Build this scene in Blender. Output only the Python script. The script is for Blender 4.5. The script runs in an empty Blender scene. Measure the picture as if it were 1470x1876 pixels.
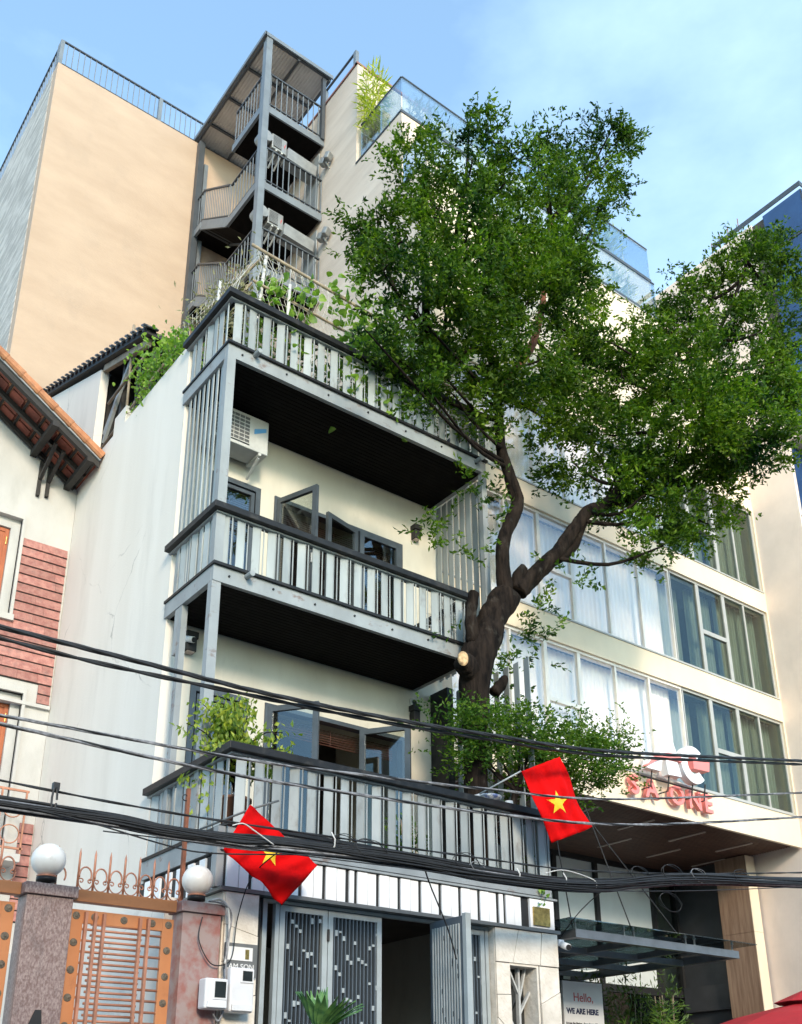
import bpy, math, random
import numpy as np
from mathutils import Vector, Matrix

S = bpy.context.scene
COL = S.collection
R = math.radians

# ------------------------------------------------------------------ camera
cd = bpy.data.cameras.new('camera'); cam = bpy.data.objects.new('camera', cd); COL.objects.link(cam)
S.camera = cam
cd.sensor_fit = 'HORIZONTAL'; cd.sensor_width = 36.0
cd.lens = 46.876; cd.shift_x = -0.0120; cd.shift_y = 0.2394
cd.clip_start = 0.1; cd.clip_end = 4000
_p, _y, _r = 0.378482, 0.661859, -0.0086564          # tilt up, turn right, roll
_f = Vector((math.sin(_y)*math.cos(_p), math.cos(_y)*math.cos(_p), math.sin(_p)))
_rt = Vector((math.cos(_y), -math.sin(_y), 0)); _up = _rt.cross(_f)
_rt2 = math.cos(_r)*_rt + math.sin(_r)*_up; _up2 = -math.sin(_r)*_rt + math.cos(_r)*_up
cam.matrix_world = Matrix(((_rt2.x, _up2.x, -_f.x, 0), (_rt2.y, _up2.y, -_f.y, 0), (_rt2.z, _up2.z, -_f.z, 1.6), (0, 0, 0, 1)))

# ------------------------------------------------------------------ light
SUN_AZ, SUN_EL = R(199), R(21)                        # azimuth clockwise from +Y
sdir = Vector((math.sin(SUN_AZ)*math.cos(SUN_EL), math.cos(SUN_AZ)*math.cos(SUN_EL), math.sin(SUN_EL)))
sl = bpy.data.lights.new('sun', 'SUN'); sl.energy = 1.22; sl.angle = R(10); sl.color = (1.0, 0.82, 0.62)
sun = bpy.data.objects.new('sun', sl); COL.objects.link(sun)
sun.rotation_euler = sdir.to_track_quat('Z', 'Y').to_euler()
wd = bpy.data.worlds.new('World'); S.world = wd; wd.use_nodes = True
nt = wd.node_tree; nt.nodes.clear()
def N(t, kind, **kw):
    n = t.nodes.new(kind)
    for k, v in kw.items(): setattr(n, k, v)
    return n
out = N(nt, 'ShaderNodeOutputWorld'); bg = N(nt, 'ShaderNodeBackground'); bg.inputs[1].default_value = 0.15
sky = N(nt, 'ShaderNodeTexSky', sky_type='NISHITA', sun_disc=False, sun_elevation=SUN_EL, sun_rotation=SUN_AZ,
        air_density=1.0, dust_density=.8, ozone_density=2.2, altitude=0)
tc = N(nt, 'ShaderNodeTexCoord'); mp = N(nt, 'ShaderNodeMapping'); mp.inputs['Scale'].default_value = (1.0, 1.0, 2.2)
mp.inputs['Location'].default_value = (3.1, 0.4, 1.7)
nz = N(nt, 'ShaderNodeTexNoise'); nz.inputs['Scale'].default_value = 2.1; nz.inputs['Detail'].default_value = 7; nz.inputs['Roughness'].default_value = 0.55
rp = N(nt, 'ShaderNodeValToRGB'); rp.color_ramp.elements[0].position = 0.47; rp.color_ramp.elements[1].position = 0.98; rp.color_ramp.elements[0].color = (.10, .10, .10, 1)
rp.color_ramp.elements[1].color = (0.60, 0.60, 0.60, 1)
mx = N(nt, 'ShaderNodeMix', data_type='RGBA'); mx.inputs[7].default_value = (4.6, 6.0, 7.2, 1)
L = nt.links.new
L(tc.outputs['Generated'], mp.inputs[0]); L(mp.outputs[0], nz.inputs['Vector']); L(nz.outputs[0], rp.inputs[0])
L(rp.outputs[0], mx.inputs[0]); tn = N(nt, 'ShaderNodeMix', data_type='RGBA', blend_type='MULTIPLY'); tn.inputs[0].default_value = 1; tn.inputs[7].default_value = (.80, 1.01, 1.02, 1)
L(sky.outputs[0], tn.inputs[6]); L(tn.outputs[2], mx.inputs[6]); L(mx.outputs[2], bg.inputs[0]); L(bg.outputs[0], out.inputs[0])
S.view_settings.view_transform = 'Standard'; S.view_settings.look = 'None'
S.view_settings.exposure = 1.46; S.view_settings.gamma = 1
S.view_settings.use_curve_mapping = False
S.cycles.max_bounces = 8; S.cycles.transparent_max_bounces = 12
S.cycles.use_denoising = True

# ------------------------------------------------------------------ materials
MATS = {}
def mat(name, col, rough=.6, var=.12, scale=3., stretch=(1, 1, 1), bump=0., bscale=30., metal=0., col2=None, spec=.5, detail=5, lo=.35, hi=.65, trans=0., hue=0., dirt=None, island=0., crack=None):
    m = bpy.data.materials.new(name); m.use_nodes = True; t = m.node_tree; t.nodes.clear(); l = t.links.new
    o = N(t, 'ShaderNodeOutputMaterial'); b = N(t, 'ShaderNodeBsdfPrincipled')
    b.inputs['Roughness'].default_value = rough; b.inputs['Metallic'].default_value = metal
    b.inputs['Specular IOR Level'].default_value = spec
    g = N(t, 'ShaderNodeNewGeometry'); mp = N(t, 'ShaderNodeMapping'); mp.inputs['Scale'].default_value = stretch
    l(g.outputs['Position'], mp.inputs[0])
    n = N(t, 'ShaderNodeTexNoise'); n.inputs['Scale'].default_value = scale; n.inputs['Detail'].default_value = detail; n.inputs['Roughness'].default_value = .6
    l(mp.outputs[0], n.inputs['Vector'])
    r = N(t, 'ShaderNodeValToRGB'); e = r.color_ramp.elements; e[0].position = lo; e[1].position = hi
    c2 = col2 or tuple(min(1, c*(1+var)) for c in col); c1 = col if col2 else tuple(c*(1-var) for c in col)
    e[0].color = (*c1, 1); e[1].color = (*c2, 1)
    l(n.outputs[0], r.inputs[0])
    src = r.outputs[0]
    if dirt:                                           # stains and wear of their own shape: colour, strength, scale, stretch, from, to
        dc, da, ds, dst, d0, d1 = dirt
        m2 = N(t, 'ShaderNodeMapping'); m2.inputs['Scale'].default_value = dst; m2.inputs['Location'].default_value = (3.7, 1.3, .6)
        n3 = N(t, 'ShaderNodeTexNoise'); n3.inputs['Scale'].default_value = ds; n3.inputs['Detail'].default_value = 8; n3.inputs['Roughness'].default_value = .65
        r3 = N(t, 'ShaderNodeMapRange'); r3.inputs[1].default_value = d0; r3.inputs[2].default_value = d1; r3.inputs[3].default_value = 0; r3.inputs[4].default_value = da
        mxd = N(t, 'ShaderNodeMix', data_type='RGBA'); mxd.inputs[7].default_value = (*dc, 1)
        l(g.outputs['Position'], m2.inputs[0]); l(m2.outputs[0], n3.inputs['Vector']); l(n3.outputs[0], r3.inputs[0]); l(r3.outputs[0], mxd.inputs[0]); l(src, mxd.inputs[6]); src = mxd.outputs[2]
    if crack:                                          # hairline cracks in the plaster
        n4 = N(t, 'ShaderNodeTexNoise'); n4.inputs['Scale'].default_value = 2.5; n4.inputs['Detail'].default_value = 5
        va = N(t, 'ShaderNodeMix', data_type='VECTOR'); va.inputs[0].default_value = .25
        vo = N(t, 'ShaderNodeTexVoronoi', feature='DISTANCE_TO_EDGE'); vo.inputs['Scale'].default_value = crack[0]
        r4 = N(t, 'ShaderNodeMapRange'); r4.inputs[1].default_value = 0; r4.inputs[2].default_value = crack[1]; r4.inputs[3].default_value = 1; r4.inputs[4].default_value = 0
        n5 = N(t, 'ShaderNodeTexNoise'); n5.inputs['Scale'].default_value = .9; n5.inputs['Detail'].default_value = 3
        r5 = N(t, 'ShaderNodeMapRange'); r5.inputs[1].default_value = .52; r5.inputs[2].default_value = .62; r5.inputs[3].default_value = 0; r5.inputs[4].default_value = crack[2]
        mu = N(t, 'ShaderNodeMath', operation='MULTIPLY'); mc = N(t, 'ShaderNodeMix', data_type='RGBA'); mc.inputs[7].default_value = (.12, .11, .10, 1)
        l(g.outputs['Position'], n4.inputs['Vector']); l(g.outputs['Position'], va.inputs[4]); l(n4.outputs[1], va.inputs[5]); l(va.outputs[1], vo.inputs['Vector'])
        l(vo.outputs['Distance'], r4.inputs[0]); l(g.outputs['Position'], n5.inputs['Vector']); l(n5.outputs[0], r5.inputs[0])
        l(r4.outputs[0], mu.inputs[0]); l(r5.outputs[0], mu.inputs[1]); l(mu.outputs[0], mc.inputs[0]); l(src, mc.inputs[6]); src = mc.outputs[2]
    if island:                                         # every leaf a little different
        hs = N(t, 'ShaderNodeHueSaturation'); mv = N(t, 'ShaderNodeMapRange'); mv.inputs[3].default_value = 1-island; mv.inputs[4].default_value = 1+island*1.3
        mh = N(t, 'ShaderNodeMapRange'); mh.inputs[3].default_value = .525; mh.inputs[4].default_value = .472
        l(g.outputs['Random Per Island'], mv.inputs[0]); l(g.outputs['Random Per Island'], mh.inputs[0]); l(mv.outputs[0], hs.inputs['Value']); l(mh.outputs[0], hs.inputs['Hue']); l(src, hs.inputs['Color']); src = hs.outputs[0]
    if hue:                                            # every piece a little different
        oi = N(t, 'ShaderNodeObjectInfo'); hs = N(t, 'ShaderNodeHueSaturation')
        mr = N(t, 'ShaderNodeMapRange'); mr.inputs[3].default_value = 1-hue; mr.inputs[4].default_value = 1+hue
        l(oi.outputs['Random'], mr.inputs[0]); l(mr.outputs[0], hs.inputs['Value']); l(src, hs.inputs['Color']); src = hs.outputs[0]
    l(src, b.inputs['Base Color'])
    if bump:
        n2 = N(t, 'ShaderNodeTexNoise'); n2.inputs['Scale'].default_value = bscale; n2.inputs['Detail'].default_value = 4
        l(mp.outputs[0] if stretch != (1, 1, 1) and bscale < 60 else g.outputs['Position'], n2.inputs['Vector'])
        bp = N(t, 'ShaderNodeBump'); bp.inputs['Strength'].default_value = bump; bp.inputs['Distance'].default_value = .02
        l(n2.outputs[0], bp.inputs['Height']); l(bp.outputs[0], b.inputs['Normal'])
    sh = b.outputs[0]
    if trans:
        tr = N(t, 'ShaderNodeBsdfTranslucent'); ms = N(t, 'ShaderNodeMixShader'); ms.inputs[0].default_value = trans
        gm = N(t, 'ShaderNodeMix', data_type='RGBA', blend_type='MULTIPLY'); gm.inputs[0].default_value = 1
        gm.inputs[7].default_value = (1.35, 1.5, .55, 1)
        l(src, gm.inputs[6]); l(gm.outputs[2], tr.inputs[0]); l(sh, ms.inputs[1]); l(tr.outputs[0], ms.inputs[2]); sh = ms.outputs[0]
    l(sh, o.inputs[0]); MATS[name] = m
    return m
def glassmat(name, tint=(.9, .95, .95), refl=.25, rough=.02):
    m = bpy.data.materials.new(name); m.use_nodes = True; t = m.node_tree; t.nodes.clear(); l = t.links.new
    o = N(t, 'ShaderNodeOutputMaterial'); tr = N(t, 'ShaderNodeBsdfTransparent'); tr.inputs[0].default_value = (*tint, 1)
    gl = N(t, 'ShaderNodeBsdfGlossy'); gl.inputs['Roughness'].default_value = rough; gl.inputs[0].default_value = (.95, .97, 1, 1)
    lw = N(t, 'ShaderNodeLayerWeight'); lw.inputs[0].default_value = .35
    mr = N(t, 'ShaderNodeMapRange'); mr.inputs[3].default_value = refl; mr.inputs[4].default_value = min(1, refl+(.6 if refl > .09 else .12))
    ms = N(t, 'ShaderNodeMixShader')
    l(lw.outputs['Fresnel'], mr.inputs[0]); l(mr.outputs[0], ms.inputs[0]); l(tr.outputs[0], ms.inputs[1]); l(gl.outputs[0], ms.inputs[2]); l(ms.outputs[0], o.inputs[0])
    MATS[name] = m; return m
def emitmat(name, col, s):
    m = bpy.data.materials.new(name); m.use_nodes = True; t = m.node_tree; t.nodes.clear()
    o = N(t, 'ShaderNodeOutputMaterial'); e = N(t, 'ShaderNodeEmission'); e.inputs[0].default_value = (*col, 1); e.inputs[1].default_value = s
    t.links.new(e.outputs[0], o.inputs[0]); MATS[name] = m; return m

mat('asphalt', (.05, .05, .052), .9, .2, 6, bump=.3, bscale=80)
mat('paving', (.30, .28, .26), .85, .15, 4)
mat('white_wall', (.68, .625, .56), .75, .0, 1.6, (1, 1, .12), .15, 60, col2=(.745, .695, .635), lo=.3, hi=.7, dirt=((.42, .385, .34), .32, 1.7, (1, 1, .22), .54, .78), crack=(.55, .006, .5))
mat('villa_wall', (.43, .42, .405), .75, .0, 2.2, (1, 1, .5), .15, 60, col2=(.50, .49, .475), dirt=((.31, .30, .28), .45, 2.2, (1, 1, .3), .56, .8))
mat('cream_wall', (.52, .485, .41), .75, .0, 1.2, (1, 1, .35), .1, 60, col2=(.62, .59, .51), dirt=((.34, .31, .26), .5, 2.4, (1, 1, .4), .58, .78))
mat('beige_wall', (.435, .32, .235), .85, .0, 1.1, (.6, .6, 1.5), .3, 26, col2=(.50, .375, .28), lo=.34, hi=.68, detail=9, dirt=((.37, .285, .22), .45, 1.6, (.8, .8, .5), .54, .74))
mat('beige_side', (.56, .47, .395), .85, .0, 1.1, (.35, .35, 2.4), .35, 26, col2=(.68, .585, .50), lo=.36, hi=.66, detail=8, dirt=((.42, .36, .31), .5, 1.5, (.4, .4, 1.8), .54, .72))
mat('grey_shingle', (.36, .335, .305), .85, .0, 3.2, (.5, .5, 3.0), .5, 26, col2=(.56, .525, .485), lo=.42, hi=.6, detail=8)
mat('pink_wall', (.80, .68, .60), .8, .05, 1.5, bump=.08, bscale=60, dirt=((.58, .50, .45), .4, 1.6, (1, 1, .3), .56, .78))
mat('band_cream', (.80, .675, .51), .7, .05, 1.4, (1, 1, .5), bump=.05, bscale=60)
mat('blade_grey', (.27, .30, .31), .6, .0, 2.6, (1, 1, .3), .06, 60, col2=(.37, .40, .405), hue=.16, spec=.3, dirt=((.15, .13, .11), .6, 5., (1, 1, .5), .58, .73))
mat('frame_grey', (.27, .29, .30), .55, .12, 3, (1, 1, .5), bump=.05, bscale=60, dirt=((.15, .09, .065), .75, 4.5, (1, 1, 1.6), .58, .69))
mat('rail_dark', (.012, .012, .013), .5, .3, 6, spec=.3, dirt=((.05, .045, .04), .7, 7., (1, 1, 1), .55, .7))
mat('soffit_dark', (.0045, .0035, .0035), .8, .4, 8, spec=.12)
mat('fascia_white', (.80, .80, .81), .5, .04, 2, (1, 1, .3), hue=.05, dirt=((.42, .41, .39), .5, 4., (1, 1, .4), .60, .78))
mat('slate_frame', (.060, .072, .085), .4, .2, 4)
mat('black', (.012, .012, .013), .6, .2, 5)
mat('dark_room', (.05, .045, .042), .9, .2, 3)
mat('blind_wood', (.10, .035, .022), .6, .3, 9, (1, 1, 8))
mat('gate_steel', (.085, .11, .135), .5, .12, 4)
mat('gate_frame', (.36, .41, .43), .45, .1, 4)
mat('stone', (.66, .61, .53), .85, .0, 5, bump=.5, bscale=18, col2=(.80, .755, .68), hue=.05)
mat('mortar', (.16, .15, .14), .9, .2, 8)
mat('granite', (.17, .105, .095), .5, .0, 70, (1, 1, .5), .05, 90, col2=(.34, .26, .24), lo=.38, hi=.64, dirt=((.10, .085, .085), .6, 5., (1, 1, .5), .52, .7))
mat('granite_red', (.30, .12, .10), .5, .0, 7, col2=(.33, .25, .235), lo=.38, hi=.58, bump=.04, bscale=90, detail=9)
mat('gate_orange', (.50, .205, .085), .5, .1, 2, bump=.03, bscale=40, spec=.3, dirt=((.26, .11, .06), .5, 6., (1, 1, .6), .58, .72))
mat('copper', (.42, .195, .125), .45, .2, 6, metal=.15, spec=.35)
mat('rosette', (.07, .06, .048), .5, .0, 60, bump=.6, bscale=120, col2=(.19, .155, .11))
mat('globe', (.66, .655, .63), .35, .0, 3, (1, 1, .4), col2=(.74, .735, .71), dirt=((.42, .39, .34), .6, 9., (1, 1, .5), .55, .75))
mat('clad_red', (.29, .115, .10), .75, .0, 14, bump=.25, bscale=60, col2=(.41, .20, .17), hue=.20, dirt=((.20, .13, .12), .6, 8., (1, 1, 1), .52, .7))
mat('wood_shutter', (.30, .075, .025), .45, .0, 5, (6, 6, .6), col2=(.42, .12, .04))
mat('tile_orange', (.40, .155, .07), .75, .0, 5, bump=.2, bscale=40, col2=(.55, .25, .12), hue=.2, dirt=((.16, .10, .07), .6, 6., (1, 1, 1), .54, .7))
mat('tile_under', (.20, .055, .035), .8, .3, 6, hue=.25)
mat('tile_black', (.03, .035, .045), .25, .3, 5)
mat('timber_black', (.016, .014, .013), .6, .3, 8)
mat('bamboo_cane', (.30, .24, .17), .7, .2, 6)
mat('net', (.55, .53, .49), .8, .2, 8)
mat('steel_blue', (.055, .064, .075), .45, .12, 3)
mat('steel_light', (.165, .19, .215), .45, .12, 3, dirt=((.12, .085, .065), .5, 3., (1, 1, 1), .6, .72))
mat('roof_sheet', (.56, .54, .51), .6, .0, 2.5, col2=(.68, .65, .61))
mat('ac_white', (.50, .51, .50), .5, .08, 6)
mat('galvanised', (.30, .31, .31), .45, .15, 5, metal=.5)
mat('blue_pane', (.025, .065, .17), .06, .15, .8, spec=.8)
mat('ac_grille', (.10, .105, .11), .6, .2, 20)
mat('blue_mark', (.10, .32, .62), .5, .05, 5)
mat('red_mark', (.55, .06, .06), .5, .05, 5)
mat('bark', (.005, .0038, .0034), .95, .0, 12, (1, 1, .20), 1., 28, col2=(.027, .019, .015), detail=10, spec=.12, dirt=((.075, .068, .058), .55, 7., (1, 1, .6), .58, .72))
mat('bark_red', (.21, .075, .04), .85, .2, 8, bump=.4, bscale=30)
mat('cut_wood', (.42, .25, .12), .85, .0, 22, (1, 1, 1), .5, 60, col2=(.70, .48, .26), detail=8, dirt=((.14, .09, .05), .7, 14., (1, 1, 1), .52, .66))
mat('leaf', (.008, .036, .004), .5, .0, .9, col2=(.115, .215, .012), trans=.45, lo=.36, hi=.66, detail=10, spec=.25, island=.5)
mat('leaf_low', (.028, .085, .010), .55, .0, 2, col2=(.10, .19, .018), trans=.38, detail=9, spec=.25, island=.4)
mat('leaf_yellow', (.09, .18, .02), .5, .0, 9, col2=(.36, .42, .05), trans=.35, detail=3, island=.3)
mat('leaf_vine', (.09, .21, .03), .5, .0, 7, col2=(.28, .42, .06), trans=.4, detail=3)
mat('leaf_dry', (.16, .17, .07), .7, .0, 9, col2=(.34, .31, .20), trans=.2, detail=3)
mat('leaf_bamboo', (.20, .30, .02), .5, .0, 8, col2=(.50, .50, .04), trans=.4, detail=3)
mat('leaf_dark', (.03, .08, .015), .5, .0, 5, col2=(.10, .17, .03), trans=.3)
mat('leaf_agave', (.05, .15, .055), .45, .0, 14, col2=(.17, .33, .10), trans=.1)
mat('flag_red', (.72, .004, .005), .85, .12, 5, bump=.4, bscale=14, spec=.12, trans=.15)
mat('flag_yellow', (.82, .55, .02), .7, .06, 4)
mat('cable', (.016, .016, .017), .55, .3, 12)
mat('cable_grey', (.20, .20, .21), .5, .5, 14)
mat('tie_white', (.55, .54, .52), .6, .1, 8)
mat('mullion', (.40, .40, .39), .4, .08, 4)
mat('mullion_light', (.72, .70, .67), .4, .05, 4)
mat('curtain_white', (.95, .885, .815), .9, .03, 2)
mat('curtain_teal', (.44, .455, .41), .9, .1, 2, (3, 3, .3))
mat('soffit_wood', (.13, .070, .050), .55, .25, 5, (.4, 4, 4))
mat('strip_light', (.55, .45, .40), .5, .05, 4)
mat('travertine_dark', (.22, .13, .085), .5, .0, 3.5, (5, 5, .35), .05, 50, col2=(.36, .235, .16), detail=8)
mat('white_panel', (.62, .66, .65), .35, .05, 2)
mat('dark_panel', (.045, .047, .052), .45, .15, 3)
mat('canopy_steel', (.16, .175, .195), .35, .15, 4, metal=.4)
mat('sign_white', (.80, .80, .83), .45, .03, 4)
mat('sign_red', (.84, .24, .22), .45, .04, 4)
mat('sign_side', (.50, .44, .60), .5, .05, 4)
mat('paper', (.74, .74, .73), .6, .03, 3)
mat('navy', (.012, .02, .07), .6, .05, 3)
mat('ink', (.03, .03, .035), .6, .05, 3)
mat('gold', (.42, .30, .10), .3, .3, 20, metal=.8)
mat('plate_grey', (.14, .145, .145), .4, .1, 6)
mat('plastic_white', (.70, .71, .73), .4, .04, 5)
mat('meter_glass', (.02, .026, .028), .12, .2, 5)
mat('umbrella_red', (.50, .015, .025), .7, .08, 3)
mat('pot_brown', (.25, .12, .075), .8, .2, 6)
mat('porcelain', (.70, .72, .76), .25, .0, 16, col2=(.16, .22, .45), lo=.52, hi=.6)
mat('facing_plaster', (.74, .68, .60), .85, .08, 1)  # plaster of the added houses opposite, kept pale to bounce light
glassmat('glass', (.80, .84, .82), .06)
glassmat('glass_bright', (.97, .97, .97), .05)
glassmat('glass_tint', (.68, .73, .70), .03)
glassmat('glass_clear', (.86, .93, .94), .16)
glassmat('glass_smoke', (.36, .46, .48), .10)
glassmat('glass_dark', (.10, .13, .14), .10)
glassmat('glass_blue', (.05, .10, .19), .22)

# ------------------------------------------------------------------ mesh helpers
class MB:
    def __init__(s): s.v = []; s.f = []
    def box(s, x0, x1, y0, y1, z0, z1):
        b = len(s.v)
        s.v += [(x0, y0, z0), (x1, y0, z0), (x1, y1, z0), (x0, y1, z0), (x0, y0, z1), (x1, y0, z1), (x1, y1, z1), (x0, y1, z1)]
        s.f += [tuple(b+i for i in q) for q in ((3, 2, 1, 0), (4, 5, 6, 7), (0, 1, 5, 4), (1, 2, 6, 5), (2, 3, 7, 6), (3, 0, 4, 7))]
        return s
    def obox(s, c, sz, rz=0., rx=0., ry=0.):
        m = Matrix.Translation(c) @ Matrix.Rotation(rz, 4, 'Z') @ Matrix.Rotation(ry, 4, 'Y') @ Matrix.Rotation(rx, 4, 'X')
        b = len(s.v); h = [q/2 for q in sz]
        for z in (-1, 1):
            for x, y in ((-1, -1), (1, -1), (1, 1), (-1, 1)): s.v.append(tuple(m @ Vector((x*h[0], y*h[1], z*h[2]))))
        s.f += [tuple(b+i for i in q) for q in ((3, 2, 1, 0), (4, 5, 6, 7), (0, 1, 5, 4), (1, 2, 6, 5), (2, 3, 7, 6), (3, 0, 4, 7))]
        return s
    def beam(s, p, q, w, h, up=(0, 0, 1)):
        p, q = Vector(p), Vector(q); d = (q-p); L_ = d.length; d.normalize()
        a = d.cross(Vector(up))
        if a.length < 1e-4: a = d.cross(Vector((0, 1, 0)))
        a.normalize(); u = a.cross(d); b = len(s.v)
        for e in (p, q):
            for i, j in ((-1, -1), (1, -1), (1, 1), (-1, 1)): s.v.append(tuple(e + a*(i*w/2) + u*(j*h/2)))
        s.f += [tuple(b+i for i in t) for t in ((0, 1, 2, 3), (7, 6, 5, 4), (4, 5, 1, 0), (5, 6, 2, 1), (6, 7, 3, 2), (7, 4, 0, 3))]
        return s
    def tube(s, pts, r, n=8, caps=True):
        P = [Vector(p) for p in pts]; rs = r if isinstance(r, (list, tuple)) else [r]*len(P)
        ref = None; rings = []
        for i, p in enumerate(P):
            d = (P[min(i+1, len(P)-1)] - P[max(i-1, 0)])
            if d.length < 1e-9: d = Vector((0, 0, 1))
            d.normalize()
            if ref is None:
                ref = Vector((0, 0, 1)) if abs(d.z) < .9 else Vector((1, 0, 0))
            a = d.cross(ref)
            if a.length < 1e-6: a = d.cross(Vector((0, 1, 0)))
            a.normalize(); u = a.cross(d); ref = u
            b = len(s.v); rings.append(b)
            for k in range(n):
                t = 2*math.pi*k/n; s.v.append(tuple(p + (a*math.cos(t) + u*math.sin(t))*rs[i]))
        for i in range(len(rings)-1):
            for k in range(n):
                a0, b0 = rings[i], rings[i+1]; k2 = (k+1) % n
                s.f.append((a0+k, a0+k2, b0+k2, b0+k))
        if caps:
            s.f.append(tuple(rings[0]+k for k in range(n-1, -1, -1))); s.f.append(tuple(rings[-1]+k for k in range(n)))
        return s
    def lathe(s, c, prof, n=20):
        b = len(s.v)
        for r, z in prof:
            for k in range(n):
                t = 2*math.pi*k/n; s.v.append((c[0]+r*math.cos(t), c[1]+r*math.sin(t), c[2]+z))
        for i in range(len(prof)-1):
            for k in range(n):
                k2 = (k+1) % n; s.f.append((b+i*n+k, b+i*n+k2, b+(i+1)*n+k2, b+(i+1)*n+k))
        return s
    def prism(s, poly, a, b_, axis='Y'):
        """poly of 2D points in the plane across axis, pushed from a to b_ along it"""
        def P(u, w, t): return {'Y': (u, t, w), 'X': (t, u, w), 'Z': (u, w, t)}[axis]
        b = len(s.v); n = len(poly)
        for t in (a, b_):
            for u, w in poly: s.v.append(P(u, w, t))
        s.f.append(tuple(b+i for i in range(n))); s.f.append(tuple(b+n+i for i in range(n-1, -1, -1)))
        for i in range(n): j = (i+1) % n; s.f.append((b+j, b+i, b+n+i, b+n+j))
        return s
    def sphere(s, c, r, n=24, m=16):
        return s.lathe(c, [(max(1e-4, r*math.sin(math.pi*i/m)), -r*math.cos(math.pi*i/m)) for i in range(m+1)], n)
    def wall(s, x0, x1, z0, z1, y0, y1, holes):
        xs = sorted({x0, x1, *[h[0] for h in holes], *[h[1] for h in holes]}); zs = sorted({z0, z1, *[h[2] for h in holes], *[h[3] for h in holes]})
        for i in range(len(xs)-1):
            j = 0
            while j < len(zs)-1:
                inh = lambda jj: any(h[0] <= (xs[i]+xs[i+1])/2 <= h[1] and h[2] <= (zs[jj]+zs[jj+1])/2 <= h[3] for h in holes)
                if inh(j): j += 1; continue
                k = j
                while k+1 < len(zs)-1 and not inh(k+1): k += 1
                s.box(xs[i], xs[i+1], y0, y1, zs[j], zs[k+1]); j = k+1
        return s

WP = {}
def _link(o, parent, w):
    COL.objects.link(o); WP[o.name] = Vector(w)
    if parent is not None:
        o.parent = parent; o.location = Vector(w) - WP[parent.name]
    else: o.location = w
    return o
def tag(o, label=None, cat=None, group=None, kind=None):
    if label: o['label'] = label
    if cat: o['category'] = cat
    if group: o['group'] = group
    if kind: o['kind'] = kind
    return o
def thing(name, label, cat, loc, group=None):
    o = bpy.data.objects.new(name, None); o.empty_display_size = .2
    return tag(_link(o, None, loc), label, cat, group)
def me_from(name, v, f, m, smooth=False):
    me = bpy.data.meshes.new(name); me.from_pydata(v, [], f); me.materials.append(MATS[m])
    if smooth: me.polygons.foreach_set('use_smooth', [True]*len(me.polygons))
    me.update(); return me
def add(name, mb, m, parent=None, smooth=False, bevel=0., **kw):
    a = np.array(mb.v); lo, hi = a.min(0), a.max(0); c = np.array([(lo[0]+hi[0])/2, (lo[1]+hi[1])/2, lo[2]])
    me = me_from(name, (a-c).tolist(), mb.f, m, smooth)
    o = _link(bpy.data.objects.new(name, me), parent, c.tolist())
    if bevel:
        md = o.modifiers.new('edge', 'BEVEL'); md.width = bevel; md.segments = 2; md.limit_method = 'ANGLE'
    return tag(o, **kw) if kw else o
def piece(name, me, parent, loc, rz=0., scale=None, rot=None):
    o = _link(bpy.data.objects.new(name, me), parent, loc)
    if rot: o.rotation_euler = rot
    elif rz: o.rotation_euler = (0, 0, rz)
    if scale: o.scale = scale
    return o
def bx(*a): return MB().box(*a)
def sh(name, mb, m, smooth=False): return me_from(name, mb.v, mb.f, m, smooth)     # a mesh to share between pieces

def leaves(name, pos, nrm_dir, length, width, m, parent=None, rs=None, fold=.25, rnd_=False, **kw):
    """one mesh of many small pointed leaves; pos (n,3), nrm_dir (n,3) growth directions"""
    rs = rs or np.random.RandomState(1)
    n = len(pos); d = nrm_dir/np.maximum(1e-6, np.linalg.norm(nrm_dir, axis=1, keepdims=True))
    r = rs.normal(size=(n, 3)); a = np.cross(d, r); a /= np.maximum(1e-6, np.linalg.norm(a, axis=1, keepdims=True)); u = np.cross(a, d)
    ln = length*rs.uniform(.65, 1.25, (n, 1)); wd_ = width*rs.uniform(.75, 1.2, (n, 1))
    base = pos; tip = pos + d*ln; mid = pos + d*ln*.55 - u*wd_*fold
    if rnd_:                                           # rounded, cupped blade
        q = lambda t, w: pos + d*ln*t + a*wd_*w - u*wd_*fold*(1-abs(2*t-1))
        V = np.stack([base, q(.12, .30), q(.42, .5), q(.76, .36), tip, q(.76, -.36), q(.42, -.5), q(.12, -.30)], 1).reshape(-1, 3); k = 8
        T = [0, 1, 7, 1, 2, 7, 7, 2, 6, 2, 3, 6, 6, 3, 5, 3, 4, 5]
    else:
        V = np.stack([base, mid + a*wd_*.5, tip, mid - a*wd_*.5], 1).reshape(-1, 3); k = 4; T = [0, 1, 2, 0, 2, 3]
    lo, hi = V.min(0), V.max(0); c = np.array([(lo[0]+hi[0])/2, (lo[1]+hi[1])/2, lo[2]])
    me = bpy.data.meshes.new(name); me.vertices.add(k*n); me.vertices.foreach_set('co', (V-c).astype(np.float32).ravel())
    F = (np.arange(n)[:, None]*k+np.array(T)[None]).ravel().astype(np.int32); nt_ = len(T)//3
    me.loops.add(3*nt_*n); me.loops.foreach_set('vertex_index', F)
    me.polygons.add(nt_*n); me.polygons.foreach_set('loop_start', (np.arange(nt_*n)*3).astype(np.int32))
    me.update(calc_edges=True); me.materials.append(MATS[m])
    o = _link(bpy.data.objects.new(name, me), parent, c.tolist())
    return tag(o, **kw) if kw else o
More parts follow.
